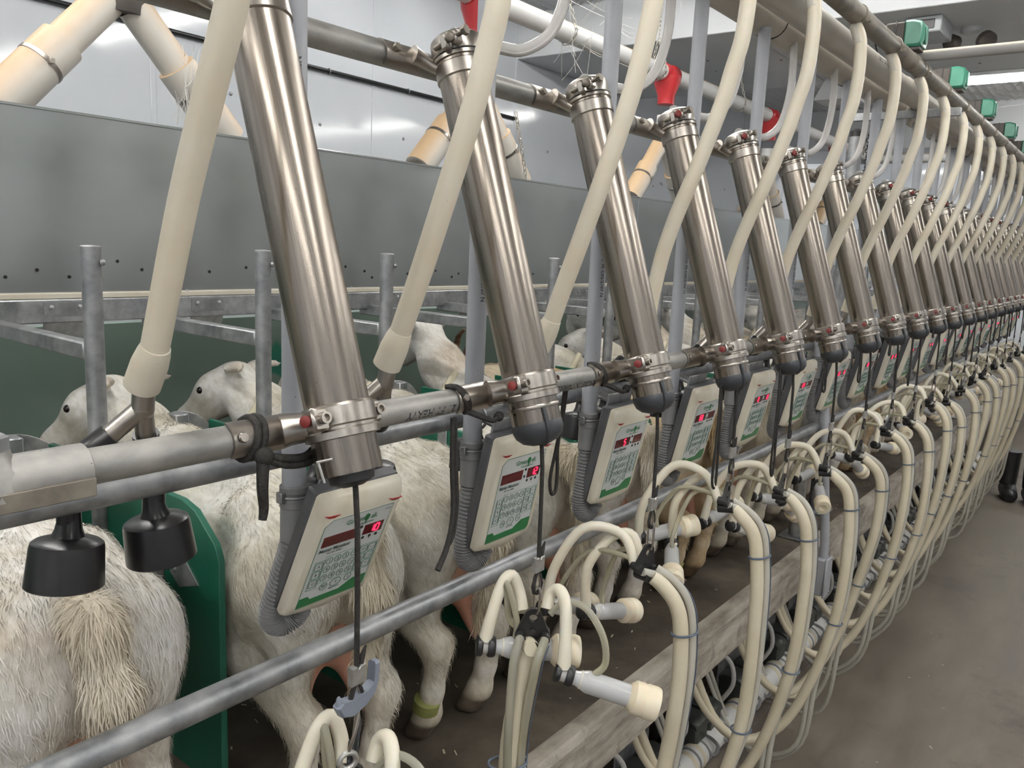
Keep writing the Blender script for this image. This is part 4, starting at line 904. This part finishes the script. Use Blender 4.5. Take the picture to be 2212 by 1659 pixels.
# grey conduit post with junction box in front of the kerb
t = thing('junction_conduit', 'grey plastic pipe ending in a grey junction box against the kerb face', 'conduit', (3.02, .822, -1.10))
obj('pipe', MB().tube([(0, .06, .62), (0, .045, .45), (0, .005, .10), (0, 0, 0)], .0165, 18, m=4), M['pvc_grey'], t)
b = obj('box', MB().box(-.033, .033, -.018, .018, -.145, .0, .006), M['pvc_grey'], t); obj('lid', MB().box(-.036, .036, -.0265, -.018, -.15, .004, .004), M['pvc_grey'], b)
for z in (-.138, -.008): obj('lid_screw', MB().lathe([(.005, 0), (.004, .003)], (.024, -.0265, z), (0, -1, 0), 10), M['galv'], b)
t = thing('rail_post', 'dark galvanised post with clamp holding the low rump rail behind the grey pipe', 'post', (3.05, .945, ZD))
obj('post', MB().cyl((0, 0, 0), (0, 0, .80), .0245, n=18), M['rail'], t); obj('clamp', MB().ring((0, -.045, .448), (1, 0, 0), .0235, .005, 20, 8), M['dark_pipe'], t); obj('foot', MB().box(-.05, .05, -.05, .05, 0, .008, .002), M['galv'], t)
obj('end_cap', MB().lathe([(.0195, -.03), (.0235, -.028), (.0235, .02), (.0195, .022)], (0, -.045, .448), (1, 0, 0), 20), M['dark_pipe'], t)

# green lidded pulsators on the overhead steel pipe
t = thing('overhead_pulsator', 'x', 'pulsator', (2.90, .722, .662), 'green lidded boxes above the steel pipe')
b = obj('body', MB().box(-.036, .036, -.004, .056, .018, .084, .005), M['pdark'], t); obj('strap', MB().box(-.038, .038, .022, .026, .016, .086, .001), M['black_m'], b)
l = MB(); l.prism([(-.054, .010), (-.058, .03), (-.057, .066), (-.050, .080), (-.025, .087), (-.002, .086), (-.002, .008), (-.047, .006)], -.042, .042, 'yz', .008); obj('green_lid', l, M['pgreen'], t)
obj('lid_ridge', MB().box(-.012, .012, -.062, -.055, .016, .070, .003), M['pgreen'], t); obj('foot', MB().box(-.03, .03, -.05, .03, -.004, .008, .003), M['pdark'], t)
t['label'] = 'nearest green lidded box above the steel pipe, left of the cross pipe'; gt = tree(t)
for n in range(1, 7): dup(gt, 2 * S * n, f'{ORD[n]} green lidded box from the near end, on the steel pipe overhead')

# ================================================================== STALL FRAMES
def divider():
    t = thing('stall_divider', 'x', 'divider', (.71, 1.13, ZD), 'green boards between the goats')
    P = [(.0, .13), (.0, .53), (.012, .555), (.07, .60), (.11, .61), (.62, .61), (.62, .11), (.03, .11), (.012, .115)]
    obj('board', MB().prism(P, -.006, .006, 'yz', .0015), M['hdpe'], t, angle=30)
    b = MB(); b.prism([(.06, .47), (.13, .53), (.15, .53), (.15, .47), (.12, .45)], -.008, -.0062, 'yz'); o = obj('gusset', b, M['galv'], t)
    for y, z in ((.11, .505), (.135, .48)): obj('bolt', MB().lathe([(.008, 0), (.006, .004)], (-.008, y, z), (-1, 0, 0), 10), M['galv'], o)
    obj('strap', MB().box(-.0095, -.006, .17, .20, .40, .66, .001), M['galv'], t)
    return t
dv = divider(); dv['label'] = 'nearest tall green board between the left goat and the next'; dt_ = tree(dv)
for n in range(1, 18): dup(dt_, S * n, f'{ORD[n]} green stall board from the near end, between two goats')
def post(n0=0):
    t = thing('stall_post', 'x', 'post', (.70, 1.52, ZD), 'galvanised posts in front of the trough')
    zt = -.040 - ZD
    obj('post', MB().cyl((0, 0, 0), (0, 0, zt), .0172, n=22), M['galv'], t); obj('post_cap', MB().lathe([(.0178, -.004), (.0178, .002), (.015, .004), (.003, .005)], (0, 0, zt), (0, 0, 1), 22), M['galv'], t)
    obj('bolt', MB().lathe([(.0062, 0), (.0062, .005), (.0035, .008)], (.012, -.0122, zt - .026), (.75, -.66, 0), 10), M['galv'], t)
    obj('arm', MB().box(-.015, .015, .012, .50, -.246 - ZD, -.214 - ZD, .003), M['galv'], t)
    g_ = MB(); th = np.linspace(-.1, PI, 12); g_.prism([(.055 * math.cos(a), .055 * math.sin(a)) for a in th] + [(.051 * math.cos(a), .051 * math.sin(a)) for a in th[::-1]], -.05, .05, 'xz', M=Matrix.Translation((-.035, -.06, -.455 - ZD))); obj('curved_guide', g_, M['galv'], t)
    return t
p0 = post(); p0['label'] = 'galvanised post left of the nearest cream hose, domed top and bolt'; ptr = tree(p0)
for n in range(-1, 17):
    if n: dup(ptr, S * n, 'galvanised post at the near end, outside the view of the first goat' if n < 0 else f'{ORD[n]} galvanised post from the near end, standing in front of the trough')
def yoke():
    t = thing('neck_yoke', 'x', 'yoke', (.65, 1.80, ZD), 'round topped grey yokes for the goats')
    z = -.55 - ZD; P = [(.112 * math.cos(a), z + .118 * math.sin(a)) for a in np.linspace(0, PI, 19)] + [(-.112, .22), (.112, .22)]
    obj('plate', MB().prism(P, 0, .006, 'xz', .001), M['galv'], t, angle=25)
    obj('square_bar', MB().box(-.020, .014, -.034, -.001, .0, -.433 - ZD, .003), M['galv'], t)
    obj('weld_arc', MB().tube([(.072 * math.cos(a), -.002, z + .075 * math.sin(a)) for a in np.linspace(.15, 1.25, 9)], .0022, 6), M['pdark'], t)
    obj('neck_bar', MB().tube([(.115, -.05, -.53 - ZD), (.19, -.06, -.432 - ZD), (.205, -.06, -.415 - ZD)], [.013, .013, .011], 12), M['cream2'], t)
    return t
y0 = yoke(); y0['label'] = 'nearest round topped grey yoke at the left edge behind the rail'; yt = tree(y0)
for n in range(1, 16): dup(yt, S * n, f'{ORD[n]} round topped grey neck yoke from the near end')
# ================================================================== GOATS (each body one continuous surface)
def sdf_body(prims, lo, hi, h, ks=.03):
    lo = np.array(lo); n = np.ceil((np.array(hi) - lo) / h).astype(int) + 1
    F = np.full(n, 0.2, np.float32)
    for a, b, ra, rb, k in prims:
        a = np.array(a, float); b = np.array(b, float); m = max(ra, rb) + k + .02
        i0 = np.maximum(((np.minimum(a, b) - m - lo) / h).astype(int), 0); i1 = np.minimum(((np.maximum(a, b) + m - lo) / h).astype(int) + 2, n)
        if (i1 <= i0).any(): continue
        g = np.meshgrid(*[lo[d] + h * np.arange(i0[d], i1[d]) for d in range(3)], indexing='ij')
        P = np.stack(g, -1); ab = b - a; L2 = max(ab @ ab, 1e-9)
        t = np.clip(((P - a) @ ab) / L2, 0, 1); d = np.linalg.norm(P - a - t[..., None] * ab, axis=-1) - (ra + (rb - ra) * t)
        sl = tuple(slice(i0[q], i1[q]) for q in range(3)); f = F[sl]
        hh = np.maximum(k - np.abs(f - d), 0) / k; F[sl] = np.minimum(f, d) - hh * hh * k * .25
    return F, lo, h
def surface_nets(F, lo, h):
    s = F < 0; n = np.array(F.shape) - 1
    c = [(i, j, k) for i in (0, 1) for j in (0, 1) for k in (0, 1)]
    cnt = sum(s[i:i + n[0], j:j + n[1], k:k + n[2]].astype(np.int8) for i, j, k in c)
    act = (cnt > 0) & (cnt < 8); idx = np.argwhere(act); vid = np.full(act.shape, -1, np.int64); vid[act] = np.arange(len(idx))
    acc = np.zeros((len(idx), 3)); w_ = np.zeros(len(idx))
    for a in range(8):
        for b in range(a + 1, 8):
            if sum(abs(np.array(c[a]) - np.array(c[b]))) != 1: continue
            fa = F[tuple((idx + c[a]).T)]; fb = F[tuple((idx + c[b]).T)]; m = (fa < 0) != (fb < 0)
            t = np.where(m, fa / np.where(m, fa - fb, 1), 0)
            p = np.array(c[a]) + t[:, None] * (np.array(c[b]) - np.array(c[a])); acc[m] += p[m]; w_[m] += 1
    V_ = lo + h * (idx + acc / w_[:, None]); faces = []
    for ax in range(3):
        sh = [slice(None)] * 3; s0 = list(sh); s1 = list(sh); s0[ax] = slice(0, -1); s1[ax] = slice(1, None)
        e = s[tuple(s0)] != s[tuple(s1)]; E_ = np.argwhere(e); u, v = [(1, 2), (2, 0), (0, 1)][ax]
        E_ = E_[(E_[:, u] > 0) & (E_[:, v] > 0) & (E_[:, u] < n[u]) & (E_[:, v] < n[v])]
        q = []
        for du, dv_ in ((1, 1), (0, 1), (0, 0), (1, 0)):
            z = E_.copy(); z[:, u] -= du; z[:, v] -= dv_; q.append(vid[tuple(z.T)])
        q = np.stack(q, 1); fl = s[tuple(E_.T)]; q[~fl] = q[~fl][:, ::-1]; faces.append(q)
    return V_, np.concatenate(faces)
def np_mesh(name, V_, Fq, mat_, tint=None):
    me = D.meshes.new(name); me.from_pydata(V_.tolist(), [], Fq.tolist()); me.update()
    me.polygons.foreach_set('use_smooth', [True] * len(me.polygons)); me.materials.append(mat_)
    a = me.color_attributes.new('tint', 'FLOAT_COLOR', 'POINT')
    t = np.ones((len(V_), 4), np.float32) if tint is None else np.concatenate([tint, np.ones((len(V_), 1))], 1).astype(np.float32)
    a.data.foreach_set('color', t.ravel()); return me
def laplace(V_, Fq, it=2, lam=.5):
    e = np.concatenate([Fq[:, [0, 1]], Fq[:, [1, 2]], Fq[:, [2, 3]], Fq[:, [3, 0]]])
    for _ in range(it):
        s_ = np.zeros_like(V_); c_ = np.zeros(len(V_)); np.add.at(s_, e[:, 0], V_[e[:, 1]]); np.add.at(c_, e[:, 0], 1); V_ = V_ + lam * (s_ / np.maximum(c_, 1)[:, None] - V_)
    return V_
def goat_prims(nk, hb, hd, hu, wd=1.0, splay=0.0):
    p = []
    c = lambda a, b, ra, rb=None, k=.035: p.append((a, b, ra, ra if rb is None else rb, k))
    c((0, .10, .475), (0, .26, .450), .118 * wd, .140 * wd, .06); c((0, .26, .450), (0, .46, .430), .140 * wd, .150 * wd, .06); c((0, .46, .430), (0, .66, .455), .150 * wd, .112, .06)
    c((0, .045, .555), (0, .24, .575), .030, .036, .05); c((0, .24, .575), (0, .62, .585), .036, .046, .05)
    for s in (-1, 1):
        c((s * .075, .045, .515), (s * .070, .20, .560), .040, .042, .05)
        c((s * .085, .10, .47), (s * .098, .185, .335), .082, .054, .05); c((s * .076, .040, .44), (s * .086, .045, .32), .054, .036, .05)
        c((s * .098, .185, .335), (s * (.088 + splay), .012, .235), .056, .030, .035); c((s * (.085 + splay), .004, .245), (s * (.082 + splay), .022, .13), .029, .0225, .03)
        c((s * (.082 + splay), .022, .13), (s * (.080 + splay), .036, .070), .0225, .027, .02); c((s * (.080 + splay), .036, .070), (s * (.080 + splay), .060, .028), .026, .029, .02)
        c((s * (.066 + splay), .072, .020), (s * (.066 + splay), .080, .012), .017, .015, .008); c((s * (.094 + splay), .072, .020), (s * (.094 + splay), .080, .012), .017, .015, .008)
        c((s * .082, .62, .45), (s * .082, .59, .31), .075, .046, .05); c((s * .080, .59, .31), (s * .076, .605, .17), .040, .027, .03)
        c((s * .076, .605, .17), (s * .074, .60, .06), .026, .021, .02); c((s * .074, .60, .06), (s * .074, .625, .022), .023, .028, .02)
    a = np.array((0, .62, .50)); b = np.array(nk); e = np.array(hb)
    c(a, b, .098, .070, .07); c(b, e, .070, .056, .05)
    hd = np.array(hd, float); hd /= np.linalg.norm(hd); hu = np.array(hu, float); hu -= hd * (hu @ hd); hu /= np.linalg.norm(hu); hr = np.cross(hd, hu)
    L = lambda f, u, r: e + (hd * f + hu * u + hr * r) * 1.12
    c(L(-.01, .006, 0), L(.05, .010, 0), .056, .052, .03); c(L(.05, .008, 0), L(.150, -.016, 0), .048, .030, .03); c(L(.150, -.016, 0), L(.172, -.020, 0), .029, .026, .02)
    c(L(.0, -.03, 0), L(.13, -.038, 0), .038, .021, .03)
    for s in (-1, 1):
        c(L(.055, .026, s * .034), L(.075, .020, s * .034), .018, .014, .015)
        for o_ in (-.013, 0, .013):
            c(L(-.022, .026, s * .045), L(-.050 + o_, .030 + o_ * .3, s * .085), .012, .0115, .010); c(L(-.050 + o_, .030 + o_ * .3, s * .085), L(-.082, .012, s * .140), .0115, .006, .010)
    return p, L
def hair_mesh(name, V_, Fq, tint, count, mat_, keep, length, seed, flow=(0, -.75, -.65)):
    r = np.random.default_rng(seed); A, B, C_ = V_[Fq[:, 0]], V_[Fq[:, 1]], V_[Fq[:, 3]]
    nr = np.cross(B - A, C_ - A); ar = np.linalg.norm(nr, axis=1); nr /= np.maximum(ar, 1e-12)[:, None]
    cen = V_[Fq].mean(1); wgt = ar * keep(cen, nr); fi = r.choice(len(Fq), count, p=wgt / wgt.sum())
    u, v = r.random((2, count, 1)); P = A[fi] + (B[fi] - A[fi]) * u + (C_[fi] - A[fi]) * v; n_ = nr[fi]
    fl = np.array(flow) + r.normal(0, .22, (count, 3)); t = fl - n_ * (fl * n_).sum(1, keepdims=True); t /= np.linalg.norm(t, axis=1, keepdims=True) + 1e-9
    L = (length(cen[fi]) * r.uniform(.6, 1.3, count))[:, None]; sd = np.cross(t, n_) * .0009
    d = t * .92 + n_ * r.uniform(.12, .42, (count, 1)); P0 = P - n_ * .001; P1 = P + d * L * .55; P2 = P1 + (t * .95 + np.array((0, 0, -.25))) * L * .5
    vs = np.stack([P0 - sd, P0 + sd, P1 - sd * .75, P1 + sd * .75, P2], 1).reshape(-1, 3); b = np.arange(count)[:, None] * 5
    f4 = (b + np.array([[0, 1, 3, 2]])).tolist(); f3 = (b + np.array([[2, 3, 4]])).tolist()
    me = D.meshes.new(name); me.from_pydata(vs.tolist(), [], f4 + f3); me.update(); me.materials.append(mat_)
    me.polygons.foreach_set('use_smooth', [True] * len(me.polygons))
    tv = tint[Fq[fi, 0]] * r.uniform(.82, 1.08, (count, 1)); tc = np.repeat(np.concatenate([np.clip(tv, 0, 1.1), np.ones((count, 1))], 1), 5, 0).astype(np.float32)
    a = me.color_attributes.new('tint', 'FLOAT_COLOR', 'POINT'); a.data.foreach_set('color', tc.ravel()); return me
GOATS = {}
VAR = {'low': ((.0, .86, .575), (-.02, .975, .63), (-.60, .60, -.50), (-.25, .4, .85)), 'high': ((.02, .82, .64), (.03, .93, .735), (.06, .84, -.42), (0, .45, .9)), 'turned': ((-.02, .78, .64), (-.06, .86, .73), (-.86, .22, -.45), (-.3, .2, .9)),
       'down': ((-.01, .88, .53), (-.03, 1.0, .53), (-.12, .76, -.60), (0, .62, .78))}
def build_variant(key, fur_key, wd=1.0, splay=0.0, seed=1):
    nk, hb, hd, hu = VAR[key]; pr, L = goat_prims(nk, hb, hd, hu, wd, splay)
    F, lo, h = sdf_body(pr, (-.30, -.10, -.012), (.27, 1.26, .90), .0088); Vv, Fq = surface_nets(F, lo, h); Vv = laplace(Vv, Fq, 2, .45)
    r = np.random.default_rng(seed); Vv[:, 2] = np.maximum(Vv[:, 2], 0)
    # coat colour of the animal: hooves, muzzle, ear lining, soiled hocks
    t = np.ones((len(Vv), 3)); z = Vv[:, 2]
    def blend(mask, col): 
        m = np.clip(mask, 0, 1)[:, None]; t[:] = t * (1 - m) + np.array(col) * m
    blend((.13 - z) / .05 * .45, (.82, .76, .66)); blend((.056 - z) / .012, (.12, .09, .07)); blend(np.clip((.10 - np.abs(z - .20)) / .08, 0, 1) * .25 * (Vv[:, 1] < .3), (.86, .74, .56))
    mz = np.array(L(.172, -.022, 0)); blend((.045 - np.linalg.norm(Vv - mz, axis=1)) / .02 * .7, (1.0, .72, .66))
    for s in (-1, 1): blend((.052 - np.linalg.norm(Vv - np.array(L(-.075, .012, s * .115)), axis=1)) / .02 * .22, (1.0, .78, .74))
    blend(np.clip(1 - np.hypot((Vv[:, 0]) / .09, (Vv[:, 1] - .02) / .08) , 0, 1) * .5 * (z < .56), (.92, .82, .74))
    me = np_mesh('body', Vv, Fq, M[fur_key], t)
    hair = hair_mesh('coat_hair', Vv, Fq, t, 15000, M[fur_key], lambda c, n_: ((c[:, 2] > .16) & (c[:, 1] < .82)) * (1.0 + 1.2 * (c[:, 1] < .25) + 1.5 * (c[:, 2] > .56)), lambda c: .013 + .008 * (c[:, 1] < .12) + .007 * (c[:, 2] > .58), seed)
    # tail
    tp = [((0, .04, .570), (.0, -.030, .560), .022, .026, .03), ((0, -.030, .560), (.008, -.055, .47), .032, .027, .03), ((.008, -.055, .47), (-.006, -.055, .36), .026, .015, .03), ((-.006, -.055, .36), (-.028, -.050, .29), .014, .006, .02)]
    F2, lo2, h2 = sdf_body(tp, (-.08, -.13, .26), (.07, .10, .64), .0075); V2, F2q = surface_nets(F2, lo2, h2); V2 = laplace(V2, F2q, 1); t2 = np.ones((len(V2), 3)) * np.array((.97, .91, .80))
    tail = np_mesh('tail', V2, F2q, M[fur_key], t2); th = hair_mesh('tail_hair', V2, F2q, t2, 2600, M[fur_key], lambda c, n_: np.ones(len(c)), lambda c: np.full(len(c), .034), seed + 5, (0, -.2, -1))
    # udder with two teats
    up = [((0, .155, .40), (0, .115, .355), .085, .076, .04)]
    for s in (-1, 1): up += [((s * .040, .10, .36), (s * .048, .085, .305), .052, .034, .03), ((s * .048, .085, .305), (s * .070, .045, .195), .031, .0135, .02)]
    F3, lo3, h3 = sdf_body(up, (-.15, -.02, .17), (.15, .28, .51), .0075); V3, F3q = surface_nets(F3, lo3, h3); V3 = laplace(V3, F3q, 2)
    ud = np_mesh('udder', V3, F3q, M['udder'])
    ey = MB(); 
    for s in (-1, 1): ey.ball(tuple(L(.066, .024, s * .0455)), .0105, 12, 8)
    eye = mesh('eyes', ey, M['eye'])
    hn = MB()
    for s in (-1, 1): hn.tube([L(-.005, .05, s * .022), L(-.03, .10, s * .030), L(-.075, .135, s * .040), L(-.115, .14, s * .046)], [.016, .014, .011, .005], 12, m=4)
    hm = mesh('horns', hn, M['horn'])
    GOATS[key + fur_key] = (me, hair, tail, th, ud, eye, hm)
def goat(key, x, y, label, yaw=0.0, horns=False, sc=1.0, tail_rot=(0, 0, 0), hairy=True):
    me, hair, tail, th, ud, eye, hm = GOATS[key]
    t = thing('goat', label, 'goat', (x, y, ZD), 'goats standing in the milking stalls', (0, 0, yaw)); t.scale = (sc, sc, sc)
    b = obj('body', me, None, t)
    if hairy: o = obj('coat_hair', hair, None, t); o['kind'] = 'stuff'
    tl = obj('tail', tail, None, t, None, tail_rot)
    if hairy: o = obj('tail_hair', th, None, tl); o['kind'] = 'stuff'
    obj('udder', ud, None, t); obj('eyes', eye, None, t)
    if horns: obj('horns', hm, None, t)
    return t
build_variant('low', 'fur_w', 1.0, 0, 1); build_variant('low', 'fur_g', .90, -.004, 2); build_variant('high', 'fur_w', 1.0, 0, 3); build_variant('down', 'fur_b', .98, 0, 4)
GL = [('lowfur_w', .445, 'white goat at the left edge seen from behind, thick tail hanging down'), ('lowfur_g', .880, 'greyish white goat behind the nearest keypad, long pink teat below the rail'), ('lowfur_g', 1.235, 'cream goat behind the second keypad with an olive band on its left hind leg'),
      ('lowfur_g', 1.575, 'dirty cream goat in the fourth stall behind the third keypad, head lowered'), ('highfur_w', 1.93, 'white goat with bright raised neck between the first and second cylinders'), ('downfur_b', 2.31, 'horned buff goat in the sixth stall with another olive leg band')]
for n in range(18):
    r = random.Random(50 + n)
    if n < len(GL): k_, x, lb = GL[n]
    else: k_ = ('lowfur_g', 'highfur_w', 'downfur_b', 'lowfur_w')[r.randrange(4)]; x = .505 + S * n + r.uniform(-.012, .012); lb = f'{ORD[n]} goat from the near end, mostly hidden by hoses and monitors'
    g_ = goat(k_, x, 1.02 + r.uniform(-.015, .02) + (0 if n < 3 else .01), lb, (-.09, -.09, -.10)[n] if n < 3 else -.07 + r.uniform(-.02, .02), horns=n in (5, 8, 11), hairy=n < 12)
    if n in (2, 5): obj('leg_band', MB().lathe([(.026, -.014), (.0285, -.012), (.029, .012), (.0265, .014)], (-.088 if n == 2 else -.080, .029, .098), (0, .25, -1), 20), M['band'], g_)
build_variant('turned', 'fur_w', 1.0, 0, 6)
goat('turnedfur_w', 4.50, 2.36, 'white goat walking behind the yokes with its face towards the camera', PI / 2 - .1, hairy=False)

# dark boots of someone far down the pit
t = thing('rubber_boots', 'dark rubber boots standing far down the pit floor at the right edge', 'boots', (7.15, .50, ZF))
for k_, (dx, dy) in enumerate(((0, 0), (.05, .16))):
    b = MB(); b.lathe([(.058, .10), (.062, .16), (.066, .30), (.07, .36)], (dx, dy, 0), (0, 0, 1), 18); b.tube([(dx + .02, dy, .06), (dx - .08, dy - .02, .055), (dx - .17, dy - .04, .045), (dx - .21, dy - .045, .035)], [.062, .06, .055, .03], 16, m=3); obj('boot', b, M['black_m'], t)
# lift everything so that the pit floor is z = 0
for o in SC.objects:
    if o.parent is None and o.type != 'CAMERA': o.location.z += H
